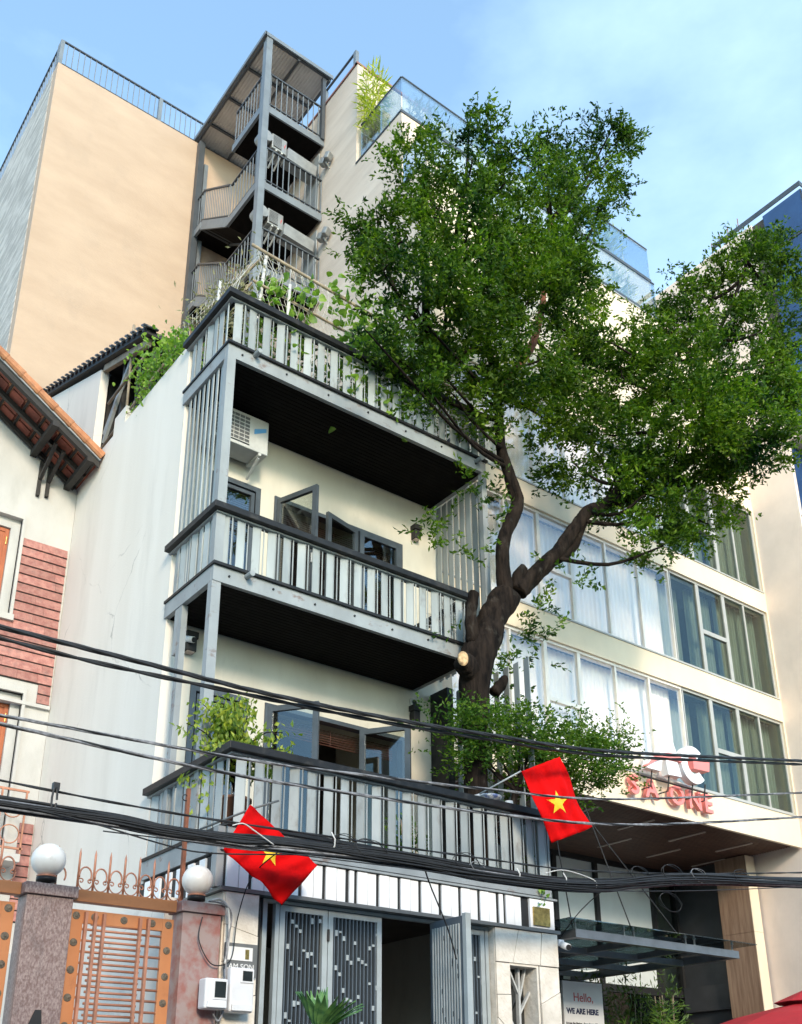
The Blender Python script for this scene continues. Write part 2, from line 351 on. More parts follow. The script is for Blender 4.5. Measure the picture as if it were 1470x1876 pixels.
def text_mesh(txt, size, depth, m, bold=0., spacing=1.):
    cu = bpy.data.curves.new('lettering', 'FONT'); cu.body = txt; cu.size = size; cu.extrude = depth; cu.offset = bold; cu.space_character = spacing
    o = bpy.data.objects.new('lettering', cu); COL.objects.link(o)
    dg = bpy.context.evaluated_depsgraph_get(); dg.update()
    me = bpy.data.meshes.new_from_object(o.evaluated_get(dg)); bpy.data.objects.remove(o); bpy.data.curves.remove(cu)
    me.materials.clear(); me.materials.append(MATS[m]); return me
# ------------------------------------------------------------------ ground
add('street', bx(-600, 600, -600, 8.2, -.3, 0), 'asphalt', kind='structure')
add('pavement', bx(-60, 80, 8.2, 60, -.3, .12), 'paving', kind='structure')
rnd = random.Random(7)

# ------------------------------------------------------------------ the slatted townhouse
TH = thing('slatted_townhouse', 'narrow grey townhouse with three slatted steel balconies behind the tree', 'house', (6.96, 11, .12))
SW = add('side_wall', bx(4.74, 4.92, 10.97, 18.1, .12, 11.60), 'white_wall', TH, label='blank white plastered side wall of the townhouse')
add('wall_coping', bx(4.74, 4.94, 13.18, 13.62, 11.60, 11.92), 'white_wall', TH)
add('party_wall', bx(9.04, 9.19, 11.02, 18.1, .12, 11.3), 'cream_wall', TH)
add('back_wall', bx(4.92, 9.04, 17.9, 18.1, .12, 11.3), 'cream_wall', TH)
fl3 = add('facade', MB().wall(4.92, 9.04, 7.55, 10.56, 11.0, 11.18, [(5.18, 5.97, 7.95, 9.73), (6.19, 8.43, 7.55, 9.71)]), 'cream_wall', TH)
fl2 = add('facade', MB().wall(4.92, 9.04, 4.33, 7.36, 11.0, 11.18, [(5.14, 5.95, 4.75, 6.60), (6.19, 8.46, 4.33, 6.60)]), 'cream_wall', TH)
add('floor_slab', bx(4.92, 9.04, 11.0, 17.9, 10.56, 10.74), 'cream_wall', TH)
add('floor_slab', bx(4.92, 9.04, 11.0, 17.9, 7.36, 7.55), 'cream_wall', TH)
add('floor_slab', bx(4.92, 9.04, 11.0, 17.9, 4.15, 4.33), 'cream_wall', TH)
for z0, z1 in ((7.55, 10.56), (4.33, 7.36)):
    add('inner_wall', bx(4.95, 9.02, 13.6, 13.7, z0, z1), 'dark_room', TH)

BL = 0.012
def blade_mesh(h, w=.098):                            # folded plate: a wide face and a short return
    return sh('blade', MB().box(-w/2, w/2, -BL/2, BL/2, 0, h).box(w/2, w/2+.006, -.016, BL/2, 0, h), 'blade_grey')
def balcony(zs, zb0, zr0, zr1, yf, x0, x1, yback, group):
    """zs soffit, zb0 beam top, zr0..zr1 handrail; runs round the left end, front and right end"""
    deck = add('balcony', bx(x0+.06, x1-.06, yf+.06, yback, zs+.03, zb0-.02), 'frame_grey', TH)
    add('edge_beam', bx(x0, x1, yf, yf+.06, zs, zb0), 'frame_grey', deck)
    add('edge_beam', bx(x0-.003, x0+.06, yf+.06, yback, zs, zb0), 'frame_grey', deck)
    add('edge_beam', bx(x1-.06, x1+.003, yf+.06, yback, zs, zb0), 'frame_grey', deck)
    add('beam_lip', MB().box(x0-.02, x1+.02, yf-.04, yf+.05, zb0, zb0+.035).box(x0-.02, x0+.05, yf+.05, yback, zb0, zb0+.035), 'rail_dark', deck)
    # dark boarded soffit, boards along the front
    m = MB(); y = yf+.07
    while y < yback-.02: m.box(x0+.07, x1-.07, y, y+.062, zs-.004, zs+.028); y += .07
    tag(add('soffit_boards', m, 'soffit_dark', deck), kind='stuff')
    m = MB().box(x0-.075, x1+.05, yf-.085, yf+.11, zr1-.07, zr1+.012).box(x0-.075, x0+.11, yf+.11, yback, zr1-.07, zr1+.012).box(x1-.09, x1+.05, yf+.11, yback, zr1-.07, zr1+.012)
    add('handrail', m, 'rail_dark', deck, bevel=.006)
    m = MB().box(x0-.012, x1+.01, yf-.012, yf+.05, zr1-.092, zr1-.072).box(x0-.012, x0+.05, yf+.05, yback, zr1-.092, zr1-.072)
    add('rail_channel', m, 'frame_grey', deck)
    zb = zb0+.037; h = zr1-.094-zb
    bm_ = blade_mesh(h); thin = sh('rod', MB().tube([(0, 0, 0), (0, 0, h)], .008, 6), 'blade_grey'); mid = sh('blade', MB().box(-.04, .04, -BL/2, BL/2, 0, h), 'blade_grey')
    x = x0+.12; k = 0
    while x < x1-.05:
        q = k % 5
        piece('blade', bm_, deck, (x, yf+.03, zb), R((-14, 6, -4, -18, 3)[q]+rnd.uniform(-4, 4)))
        a = rnd.uniform(-5, 5)
        if q in (0, 3): piece('blade', mid, deck, (x+.105, yf+.03, zb), R(53+a*.6))
        else: piece('rod', thin, deck, (x+.10+.012*a/5, yf+.03, zb))
        x += .212; k += 1
    piece('blade', bm_, deck, (x1-.03, yf+.03, zb), R(0))
    y = yf+.14; k = 0
    while y < yback-.08:
        piece('blade', bm_, deck, (x0+.03, y, zb), R((72, 96, 84, 110)[k % 4]+rnd.uniform(-5, 5))); y += .155; k += 1
    y = yf+.2
    while y < yback-.1:
        piece('blade', bm_, deck, (x1-.03, y, zb), R(90+rnd.uniform(-20, 20))); y += .2
    bolt = sh('bolt', MB().tube([(0, 0, 0), (0, -.014, 0)], .014, 8), 'rail_dark')
    n = 7
    for i in range(n): piece('bolt', bolt, deck, (x0+.2+(x1-x0-.4)*i/(n-1), yf, (zs+zb0)/2+.02*(i % 2)))
    return deck
B3 = balcony(10.56, 10.75, 11.44, 11.56, 9.74, 4.72, 9.05, 11.0, 0)
B2 = balcony(7.36, 7.56, 8.24, 8.35, 9.72, 4.72, 8.66, 11.0, 0)
B1 = balcony(4.10, 4.31, 5.03, 5.15, 9.00, 4.72, 9.17, 11.0, 0)
# drain spouts
sp = sh('drain_spout', MB().tube([(0, .05, 0), (0, -.12, -.01)], .035, 10).tube([(0, -.12, -.01), (0, -.121, -.01)], .03, 10), 'frame_grey', False)
for d, x, y, z in ((B3, 5.10, 9.72, 10.74), (B3, 8.86, 9.72, 10.70), (B2, 5.15, 9.70, 7.53)): piece('drain_spout', sp, d, (x, y, z))
# posts
def post(x0, x1, y0, y1, z0, z1): add('post', bx(x0, x1, y0, y1, z0, z1), 'frame_grey', TH)
post(4.715, 4.83, 9.73, 9.83, 7.60, 10.558); post(4.715, 4.83, 9.73, 9.83, 4.36, 7.358)
post(4.725, 4.80, 10.50, 10.59, 4.36, 7.358); post(4.725, 4.80, 10.60, 10.69, 6.75, 7.358)
post(8.97, 9.07, 9.75, 9.83, 7.40, 10.558)
# full-height side screens of upright fins
fin = sh('fin', MB().box(-.006, .006, -.06, .06, 0, 2.95).box(-.006, .03, .052, .06, 0, 2.95), 'blade_grey')
for i in range(8): piece('fin', fin, TH, (4.765, 9.95+i*.128, 7.60), R(-14))
for i in range(8): piece('fin', fin, TH, (9.08, 9.92+i*.14, 7.60), R(-8))
fin2 = sh('fin', MB().box(-.006, .006, -.06, .06, 0, 2.98).box(-.006, .03, .052, .06, 0, 2.98), 'blade_grey')
for i in range(9): piece('fin', fin2, TH, (9.1, 9.15+i*.2, 4.36), R(-8))
add('column', bx(8.92, 9.03, 10.6, 10.98, 4.36, 7.36), 'rail_dark', TH)

# windows and glazed doors
def leaf(x, z0, z1, w, ang, parent, yb=11.0, m='slate_frame', fw=.075, mirror=1):
    """a glazed leaf hinged at x, swung by ang from +X towards the street"""
    c, s_ = math.cos(R(ang)), -math.sin(R(ang)); cx, cy = x+c*w/2, yb+s_*w/2; rz = math.atan2(s_, c)
    mb = MB(); hz = z1-z0
    def ob(u0, u1, a0, a1, t=.05):
        uu = (u0+u1)/2-w/2; mb.obox((cx+math.cos(rz)*uu, cy+math.sin(rz)*uu, z0+(a0+a1)/2), (u1-u0, t, a1-a0), rz)
    ob(0, fw, 0, hz); ob(w-fw, w, 0, hz); ob(fw, w-fw, hz-fw, hz); ob(fw, w-fw, 0, fw*1.6)
    d = add('door_leaf', mb, m, parent)
    add('pane', MB().obox((cx, cy, z0+hz/2), (w-fw*2+.02, .008, hz-fw*2), rz), 'glass', d)
    hx, hy = x+c*(w-.035), yb+s_*(w-.035); nx, ny = -s_, c
    add('handle', MB().obox((hx-nx*.04*mirror, hy-ny*.04*mirror, z0+hz*.45), (.02, .03, .14), rz), 'ac_white', d)
    return d
def blind(x0, x1, z0, z1, y, parent):
    m = MB(); z = z0
    while z < z1: m.obox(((x0+x1)/2, y, z), (x1-x0, .035, .006), 0, R(32)); z += .034
    for x in (x0+.08, (x0+x1)/2, x1-.08): m.box(x-.004, x+.004, y-.02, y-.016, z0, z1)
    tag(add('wooden_blind', m, 'blind_wood', parent), kind='stuff')
def frame(x0, x1, z0, z1, y0, y1, t, m, parent, name='window_frame'):
    mb = MB().box(x0, x0+t, y0, y1, z0, z1).box(x1-t, x1, y0, y1, z0, z1).box(x0+t, x1-t, y0, y1, z1-t, z1).box(x0+t, x1-t, y0, y1, z0, z0+t)
    return add(name, mb, m, parent)
for (f, x0, x1, z0, z1) in ((fl3, 5.18, 5.97, 7.95, 9.73), (fl2, 5.14, 5.95, 4.75, 6.60)):
    w = frame(x0+.002, x1-.002, z0+.002, z1-.002, 10.985, 11.10, .075, 'slate_frame', TH)
    frame(x0+.10, x1-.09, z0+.10, z1-.10, 11.0, 11.05, .05, 'slate_frame', w, 'sash')
    add('pane', bx(x0+.13, x1-.13, 11.025, 11.031, z0+.13, z1-.13), 'glass', w)
    blind(x0+.06, x1-.06, z0+.05, z1-.05, 11.16, w)
for (f, x0, x1, z0, z1) in ((fl3, 6.19, 8.43, 7.56, 9.71), (fl2, 6.19, 8.46, 4.335, 6.60)):
    mb = MB().box(x0+.002, x0+.06, 10.98, 11.11, z0, z1-.002).box(x1-.06, x1-.002, 10.98, 11.11, z0, z1-.002).box(x0+.06, x1-.06, 10.98, 11.11, z1-.06, z1-.002)
    w = add('door_frame', mb, 'slate_frame', TH)
    blind(x0+.08, x1-.08, z1-(1.6 if f is fl3 else .30), z1-.08, 11.2, w)
leaf(6.24, 7.58, 9.66, .71, 70, TH); leaf(7.60, 7.58, 9.66, .66, 165, TH); leaf(7.63, 7.58, 9.66, .74, 0, TH, 10.985)
leaf(6.24, 4.36, 6.55, .70, 53, TH); leaf(7.69, 4.36, 6.55, .72, 55, TH)

# roof terrace room at the back: white gable wall, black tiled slope, open timber front
RR = thing('terrace_room', 'lean-to roof room with black tile edging on the white townhouse roof', 'roof room', (6.9, 15, 11.3))
gw = MB().prism([(14.62, 10.74), (18.1, 10.74), (18.1, 14.98), (14.62, 13.55)], 4.76, 4.90, 'X'); add('gable_wall', gw, 'white_wall', RR)
rf = MB().prism([(12.55, 12.86), (18.15, 15.05), (18.15, 15.13), (12.55, 12.94)], 4.70, 9.0, 'X'); RF = add('roof', rf, 'timber_black', RR)
tl = sh('edge_tile', MB().tube([(-.07, 0, 0), (.12, 0, .0)], .055, 8).obox((0, -.08, .015), (.24, .15, .03), 0, R(8)), 'tile_black', True)
for i in range(25):
    t = i/24; piece('edge_tile', tl, RF, (4.74, 12.62+t*5.45, 12.985+t*2.13), rot=(R(21), 0, 0))
add('rafter', MB().beam((4.82, 12.7, 12.84), (4.82, 14.6, 13.58), .07, .12), 'bamboo_cane', RR)
for i, y in enumerate((12.75, 13.3, 13.95)):
    add('roof_post', MB().beam((4.95, y, 10.75), (4.95, y, 12.9+(y-12.55)*.39), .08, .08, (0, 1, 0)), 'timber_black', RR)
add('brace', MB().beam((4.9, 14.5, 12.2), (4.9, 13.5, 13.25), .06, .09), 'frame_grey', RR)
add('brace', MB().beam((4.88, 14.45, 12.0), (4.88, 13.75, 12.95), .05, .07), 'frame_grey', RR)
add('room_back', bx(4.95, 9.0, 14.7, 14.8, 10.75, 13.6), 'timber_black', RR)
def cane(name, label, a, b, r, m='bamboo_cane', g='bamboo canes of the roof room'):
    add(name, MB().tube([a, [(a[i]+b[i])/2+(.02 if i == 2 else 0) for i in range(3)], b], r, 7), m, None, True, label=label, cat='cane', group=g)
cane('bamboo_cane', 'upright bamboo cane standing on the white coping of the side wall', (4.83, 13.4, 11.9), (4.83, 13.5, 13.75), .022)
cane('bamboo_cane', 'upper bamboo cane slanting across the open roof room', (4.80, 14.2, 12.6), (4.80, 12.7, 12.62), .024)
cane('bamboo_cane', 'lower bamboo cane slanting along the white wall top', (4.80, 14.5, 11.75), (4.80, 12.0, 11.95), .02)

# ground floor: stone piers, grille doors, white fascia
FA = add('fascia', MB().box(4.70, 9.21, 9.03, 9.10, 3.70, 4.06).box(4.72, 4.79, 9.10, 11.0, 3.70, 4.06), 'black', TH)
wide = sh('fascia_panel', MB().box(-.065, .065, -.022, 0, 0, .34), 'fascia_white'); flat = sh('fascia_panel', MB().box(-.052, .052, -.012, 0, 0, .34), 'fascia_white')
slim = sh('fascia_panel', MB().box(-.03, .03, -.022, 0, 0, .34), 'fascia_white')
x = 4.77; k = 0
while x < 8.70:
    if k in (5, 12): piece('fascia_panel', slim, FA, (x, 9.028, 3.71)); x += .11
    piece('fascia_panel', wide, FA, (x+.03, 9.028, 3.71)); piece('fascia_panel', flat, FA, (x+.16, 9.028, 3.71)); x += .288; k += 1
end = sh('fascia_panel', MB().box(-.2, .2, -.03, 0, 0, .34), 'fascia_white')
piece('fascia_panel', end, FA, (8.99, 9.028, 3.71))
for i in range(7): piece('fascia_panel', wide, FA, (4.718, 9.2+i*.26, 3.71), R(-90))
add('fascia_ledge', MB().box(4.66, 9.25, 8.96, 9.10, 3.660, 3.698).box(4.66, 4.79, 9.10, 11.0, 3.66, 3.698), 'plate_grey', TH)
add('fascia_cap', bx(4.66, 9.25, 8.985, 9.10, 4.062, 4.085), 'frame_grey', TH)
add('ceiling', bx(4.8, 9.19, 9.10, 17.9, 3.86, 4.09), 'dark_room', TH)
add('corner_post', bx(4.63, 4.71, 9.03, 9.13, 3.70, 4.30), 'frame_grey', TH)
# stone piers
def stones(x0, x1, z0, z1, y, hole, parent, seed):
    rr = random.Random(seed); nx = max(1, round((x1-x0)/.30)); nz = round((z1-z0)/.34)
    J = {}
    for i in range(nx+1):
        for j in range(nz+1):
            jx = 0 if i in (0, nx) else rr.uniform(-.09, .09); jz = 0 if j in (0, nz) else rr.uniform(-.11, .11)
            J[i, j] = (x0+(x1-x0)*i/nx+jx, z0+(z1-z0)*j/nz+jz)
    for i in range(nx):
        for j in range(nz):
            P = [J[i, j], J[i+1, j], J[i+1, j+1], J[i, j+1]]
            if hole and all(hole[0]-.12 < p[0] < hole[1]+.12 and p[1] < hole[3]+.1 for p in P): continue
            c = (sum(p[0] for p in P)/4, sum(p[1] for p in P)/4); g = .004
            Q = []
            for a in range(4):
                p, q = P[a], P[(a+1) % 4]
                Q.append(p)
                Q.append(((p[0]+q[0])/2, (p[1]+q[1])/2+(rr.uniform(-.03, .03) if a in (0, 2) and False else 0)))
            Q = [(p[0]+g*(1 if p[0] < c[0] else -1), p[1]+g*(1 if p[1] < c[1] else -1)) for p in Q]
            if hole: Q = [(min(p[0], hole[0]-.006) if (c[0] < hole[0]) else (max(p[0], hole[1]+.006) if c[0] > hole[1] else p[0]), max(p[1], hole[3]+.006) if hole[0] < c[0] < hole[1] else p[1]) for p in Q]
            add('stone', MB().prism(Q, y-rr.uniform(.012, .028), y+.01), 'stone', parent)
PL = add('stone_pier', bx(4.73, 5.09, 8.99, 11.0, .12, 3.66), 'mortar', TH); stones(4.725, 5.095, 1.6, 3.655, 8.99, None, PL, 3)
for i in range(5): add('stone', bx(4.712, 4.73, 9.0+i*.4, 9.392+i*.4, 1.6, 3.655), 'stone', PL)
PR = add('stone_pier', MB().wall(8.20, 9.20, .12, 3.66, 9.0, 9.3, [(8.42, 8.88, 1.3, 3.27)]), 'mortar', TH); stones(8.20, 8.418, 1.5, 3.26, 9.0, None, PR, 11); stones(8.885, 9.205, 1.5, 3.26, 9.0, None, PR, 12); stones(8.20, 9.205, 3.265, 3.655, 9.0, None, PR, 14)
add('pier_reveal', bx(8.195, 8.2, 9.0, 9.3, .12, 3.66), 'stone', PR)
add('lintel', MB().box(8.42, 8.88, 9.0, 9.28, 3.24, 3.268).box(8.85, 8.879, 9.0, 9.28, 1.3, 3.24), 'stone', PR)
# leaf-vein window grille
wg = add('window_grille', MB().beam((8.66, 9.15, 1.4), (8.68, 9.15, 3.24), .03, .05, (0, 1, 0)), 'ac_white', PR)
for (a, b, c_, d) in ((8.66, 2.45, 8.44, 2.80), (8.665, 2.7, 8.86, 2.98), (8.67, 2.95, 8.52, 3.24), (8.67, 2.85, 8.80, 3.24), (8.66, 2.1, 8.44, 2.45), (8.66, 2.2, 8.86, 2.6), (8.66, 1.9, 8.86, 2.25)):
    add('vein', MB().beam((a, 9.15, b), (c_, 9.15, d), .022, .04, (0, 1, 0)), 'ac_white', wg)
add('pane', bx(8.42, 8.88, 9.24, 9.246, 1.3, 3.24), 'glass_dark', PR)
add('jamb', bx(5.10, 5.16, 9.05, 9.25, .12, 3.64), 'black', TH)
# grille door leaves
def grille(x0, x1, z0, z1, y, parent, seed):
    rr = random.Random(seed); fr = frame(x0, x1, z0, z1, y-.025, y+.025, .06, 'gate_frame', parent, 'grille_door')
    m = MB(); x = x0+.06+.022; bl = MB(); n = 0
    while x < x1-.07:
        m.box(x-.007, x+.007, y-.02, y+.02, z0+.06, z1-.06)
        z = z1-.06-rr.uniform(.02, .5)
        while z > z0+.1:
            hh = rr.uniform(.02, .06); bl.box(x+.007, x+.040, y-.017, y+.017, z-hh, z); z -= rr.uniform(.3, .75)
        x += .047
    tag(add('bars', m, 'gate_steel', fr), kind='stuff'); tag(add('spacers', bl, 'gate_frame', fr), kind='stuff'); add('backing', bx(x0+.06, x1-.06, y+.03, y+.034, z0+.06, z1-.06), 'glass_dark', fr)
    return fr
add('door_post', bx(5.20, 5.25, 9.08, 9.14, .12, 3.62), 'gate_frame', TH); add('door_post', bx(5.345, 5.39, 9.08, 9.14, .12, 3.62), 'gate_frame', TH)
add('door_head', bx(5.20, 8.19, 9.08, 9.14, 3.622, 3.655), 'gate_frame', TH)
g1 = grille(5.40, 5.97, .2, 3.615, 9.11, TH, 5); g2 = grille(5.98, 6.66, .2, 3.615, 9.11, TH, 8)
hg = sh('hinge', MB().tube([(0, 0, 0), (0, 0, .12)], .014, 8), 'black')
for z in (3.3, 2.6): piece('hinge', hg, g1, (5.975, 9.075, z))
g3 = grille(7.87, 8.12, .2, 3.615, 9.11, TH, 12); add('door_post', bx(8.13, 8.18, 9.08, 9.14, .12, 3.62), 'gate_frame', TH)
# the leaf that stands open towards the street
od = add('open_door', MB().box(7.30, 7.345, 8.50, 9.06, .2, 3.62), 'gate_steel', TH, bevel=.004)
m = MB(); rr = random.Random(3)
for i in range(11): m.box(7.285, 7.299, 8.55+i*.044, 8.567+i*.044, .3, 3.54)
tag(add('bars', m, 'gate_frame', od), kind='stuff')
m = MB()
for i in range(40): y = 8.57+rr.randrange(10)*.044; z = rr.uniform(.5, 3.5); m.box(7.288, 7.2992, y, y+.026, z, z+.05)
tag(add('spacers', m, 'slate_frame', od), kind='stuff')
add('door_edge', bx(7.29, 7.36, 8.44, 8.498, .2, 3.64), 'gate_frame', od)
# entrance hall
add('hall_wall', bx(5.1, 9.0, 13.0, 13.1, .12, 3.86), 'cream_wall', TH); add('hall_door', bx(8.55, 9.0, 12.6, 12.9, .12, 3.2), 'dark_room', TH)
add('hall_wall', bx(8.7, 8.75, 9.35, 13.0, .12, 3.86), 'cream_wall', TH)

# small things on the townhouse
def lamp(name, lab, x, y, z, w=.11, h=.24, g='black box wall lamps'):
    t = thing(name, lab, 'lamp', (x, y, z), g)
    add('lamp_body', MB().box(x-w/2, x+w/2, y-w, y, z, z+h*.62), 'black', t, bevel=.006); add('lamp_cap', bx(x-w/2-.012, x+w/2+.012, y-w-.012, y, z+h*.66, z+h), 'black', t)
    add('lamp_lens', bx(x-w/2+.015, x+w/2-.015, y-w+.015, y-.01, z-.006, z+.002), 'strip_light', t)
lamp('wall_lamp', 'black box wall lamp beside the third storey doors', 8.66, 10.998, 9.86)
lamp('wall_lamp', 'black box wall lamp below the round vent on second storey', 8.60, 10.998, 6.86)
lamp('wall_speaker', 'black box lamp high beside the left grey posts', 5.06, 10.998, 6.98, .13, .26)
t = thing('round_vent', 'small white round vent above a black wall lamp', 'vent', (8.62, 11, 7.1))
add('ring', MB().lathe((0, 0, 0), [(.075, 0), (.075, .03), (.05, .035), (.045, .01)], 20), 'ac_white', t, True)
t.children[0].rotation_euler = (R(90), 0, 0); t.children[0].location = (.0, -.002, .07)
add('vent_hole', MB().tube([(8.62, 10.99, 7.17), (8.62, 10.975, 7.17)], .045, 16), 'black', t)
def cctv(lab, x, y, z, dx, dy):
    t = thing('security_camera', lab, 'camera', (x, y, z))
    add('bracket', MB().box(x-.04, x+.04, y-.06, y, z, z+.08), 'plastic_white', t, bevel=.005)
    p = Vector((x, y-.06, z+.02)); q = p+Vector((dx, dy, -.05))*1.0
    add('camera_body', MB().tube([p, q], .042, 12), 'plastic_white', t, True); add('lens', MB().tube([q, q+(q-p)*.08], .034, 12), 'black', t)
cctv('white security camera on the right stone pier corner', 9.26, 9.02, 3.52, -.03, -.13)
cctv('white security camera on the wall behind the grey posts', 4.98, 10.99, 7.12, .06, -.14)
def ac(name, lab, x0, x1, y0, y1, z0, z1, blue=None, parentless=True, group='air conditioner units', cm='ac_white'):
    t = thing(name, lab, 'air conditioner', ((x0+x1)/2, (y0+y1)/2, z0), group)
    add('casing', bx(x0, x1, y0, y1, z0, z1), cm, t, bevel=.015)
    xm = x0+(x1-x0)*.66
    add('fan_grille', bx(x0+.04, xm-.01, y0-.012, y0-.002, z0+.05, z1-.05), 'ac_grille', t)
    m = MB()
    for i in range(8): z = z0+.06+(z1-z0-.12)*i/7; m.box(x0+.04, xm-.01, y0-.022, y0-.014, z-.006, z+.006)
    for i in range(7): x = x0+.05+(xm-x0-.07)*i/6; m.box(x-.004, x+.004, y0-.026, y0-.023, z0+.05, z1-.05)
    add('guard', m, cm, t)
    if blue: add('badge', MB().prism([(xm+.06, z1-.28), (x1-.04, z1-.18), (x1-.04, z1-.12), (xm+.06, z1-.20)], y0-.005, y0-.001), blue, t)
    for x in (x0+.12, x1-.12):
        b_ = add('bracket', MB().beam((x, y0, z0-.022), (x, y1, z0-.022), .04, .04), 'ac_white', t); add('strut', MB().beam((x, y0+.04, z0-.06), (x, y1, z0-.24), .03, .03), 'ac_white', b_)
    return t
ac('air_conditioner', 'air conditioner unit under the dark soffit beside the side screen', 4.99, 5.82, 10.58, 10.92, 9.98, 10.52, 'blue_mark')
# name plate, brass plaque, meters
t = thing('name_plate', 'grey name plate with white panel on left stone pier', 'name plate', (4.9, 8.96, 2.94))
add('backing', bx(4.73, 5.075, 8.935, 8.955, 2.86, 3.165), 'plate_grey', t); add('panel', bx(4.735, 5.02, 8.927, 8.934, 3.005, 3.13), 'paper', t); add('emblem', bx(4.94, 4.98, 8.922, 8.926, 3.02, 3.11), 'gold', t)
_lt = text_mesh('LAM SON', .072, .003, 'paper'); piece('lettering', _lt, t, (4.735, 8.931, 2.925), rot=(R(90), 0, 0))
t = thing('brass_plaque', 'square brass plaque on the white fascia end', 'plaque', (8.97, 8.98, 3.72)); add('plate', bx(8.83, 9.10, 8.975, 8.994, 3.735, 3.955), 'gold', t)
def meter(lab, x0, x1, y0, y1, z0, z1, win):
    t = thing('electric_meter', lab, 'meter', ((x0+x1)/2, y1, z0), 'electric meters')
    add('box', bx(x0, x1, y0, y1, z0, z1), 'plastic_white', t, bevel=.018); add('bezel', bx(win[0]-.018, win[1]+.018, y0-.01, y0+.002, win[2]-.018, win[3]+.018), 'plastic_white', t, bevel=.004)
    add('window', bx(*win[:2], y0-.014, y0-.008, *win[2:]), 'meter_glass', t); add('lower_lid', bx(x0+.02, x1-.02, y0-.02, y0+.002, z0+.01, z0+.07), 'plastic_white', t, bevel=.006)
meter('smaller electric meter box fixed to the red granite pillar', 4.44, 4.67, 8.72, 8.86, 2.53, 2.80, (4.53, 4.64, 2.63, 2.77))
meter('larger electric meter box below the grey name plate', 4.72, 4.97, 8.78, 8.94, 2.52, 2.92, (4.84, 4.94, 2.80, 2.89))
# ------------------------------------------------------------------ the neighbour's villa (left)
VI = thing('tiled_villa', 'white villa with red clapboard bands and orange tiled gable roof', 'house', (3.5, 15, .12))
def rz_(x): return 11.33+(4.74-x)*.63                                   # underside line of the gable on the front wall
wm = MB(); holes = [(3.05, 3.94, 8.78, 10.45), (3.35, 4.31, 5.2, 7.57)]
wm.wall(.5, 4.735, .12, 11.3, 15.0, 15.25, holes); wm.prism([(.5, 11.3), (4.735, 11.3), (.5, rz_(.5))], 15.0, 15.25)
WA = add('wall', wm, 'villa_wall', VI)
# clapboards, each course a few boards
def course(z, x0, x1, seed, h=.158):
    rr = random.Random(seed); x = x0
    while x < x1-.02:
        w = min(rr.uniform(.28, .62), x1-x)
        if x1-(x+w) < .12: w = x1-x
        a = add('clapboard', MB().prism([(14.975, z+.012), (14.962, z+.012), (14.984, z+h-.004), (15.0, z+h-.004), (15.0, z+.012)], x+.0015, x+w-.0015, 'X'), 'clad_red', WA); x += w
    add('joint', bx(x0, x1, 14.985, 14.999, z-.004, z+.012), 'black', WA)
for i in range(9): course(8.73+i*.158, 3.97, 4.70, 100+i, .158)
for i in range(6): course(7.78+i*.158, 1.2, 4.71, 120+i, .158)
for i in range(2): course(7.46+i*.158, 4.52, 4.71, 130+i, .158)
for i in range(9): course(4.2+i*.158, 4.52, 4.72, 140+i, .158)
# shuttered windows
for (x0, x1, z0, z1) in ((3.05, 3.94, 8.78, 10.45), (3.35, 4.31, 5.2, 7.57)):
    w = add('window_surround', MB().box(x0-.1, x0, 14.95, 15.2, z0, z1+.1).box(x1, x1+.045, 14.95, 15.2, z0, z1+.1).box(x0, x1, 14.95, 15.2, z1, z1+.1).box(x0-.14, x1+.06, 14.92, 15.2, z0-.1, z0), 'villa_wall', VI)
    add('reveal', bx(x1-.14, x1-.001, 15.06, 15.22, z0, z1-.001), 'villa_wall', w); add('reveal', bx(x0+.001, x1-.141, 15.06, 15.22, z1-.16, z1-.001), 'villa_wall', w)
    n = 2; sw = (x1-.14-x0)/n
    for i in range(n):
        a, b = x0+i*sw+.006, x0+(i+1)*sw-.006; fr = frame(a, b, z0+.03, z1-.17, 15.10, 15.15, .06, 'wood_shutter', w, 'shutter')
        m = MB().box(a+.06, b-.06, 15.115, 15.14, z0+.09, z1-.23)
        k = 3
        for q in range(k):
            h = (z1-z0-.35)/k; m.box(a+.10, b-.10, 15.105, 15.13, z0+.13+q*h, z0+.09+(q+1)*h-.04)
        add('panel', m, 'wood_shutter', fr); add('bolt_handle', MB().tube([(b-.03, 15.09, z1-.45), (b-.03, 15.09, z1-.32)], .01, 8), 'gold', fr)
add('sill_band', bx(1.2, 4.72, 14.94, 15.0, 7.395, 7.45), 'villa_wall', VI)
# gable roof
sl_ = math.atan(.66)
def roofz(x): return 11.34+(4.68-x)*.665
RF = add('roof', MB().prism([(4.72, roofz(4.72)+.02), (.3, roofz(.3)+.02), (.3, roofz(.3)+.06), (4.72, roofz(4.72)+.06)], 14.02, 19), 'tile_under', VI)
add('verge_board', MB().prism([(4.70, roofz(4.70)-.13), (.3, roofz(.3)-.13), (.3, roofz(.3)+.015), (4.70, roofz(4.70)+.015)], 13.99, 14.02), 'timber_black', RF)
add('verge_board', MB().prism([(4.70, roofz(4.70)-.02), (.3, roofz(.3)-.02), (.3, roofz(.3)+.018), (4.70, roofz(4.70)+.018)], 13.955, 13.988), 'frame_grey', RF)
tile = MB(); tile.obox((0, 0, 0), (.36, .33, .022), 0, 0, sl_).obox((-.16, 0, .022), (.06, .33, .03), 0, 0, sl_)
tile.tube([(-.19, -.17, .12), (.17, -.17, -.12)], [.062, .075], 10)
tme = sh('roof_tile', tile, 'tile_orange')
for i in range(9):
    x = 4.56-i*.275
    for j in range(4): piece('roof_tile', tme, RF, (x, 14.12+j*.33, roofz(x)+.095))
ume = sh('under_tile', MB().obox((0, 0, 0), (.235, .20, .02), 0, 0, sl_).obox((.10, 0, -.018), (.03, .20, .02), 0, 0, sl_), 'tile_under')
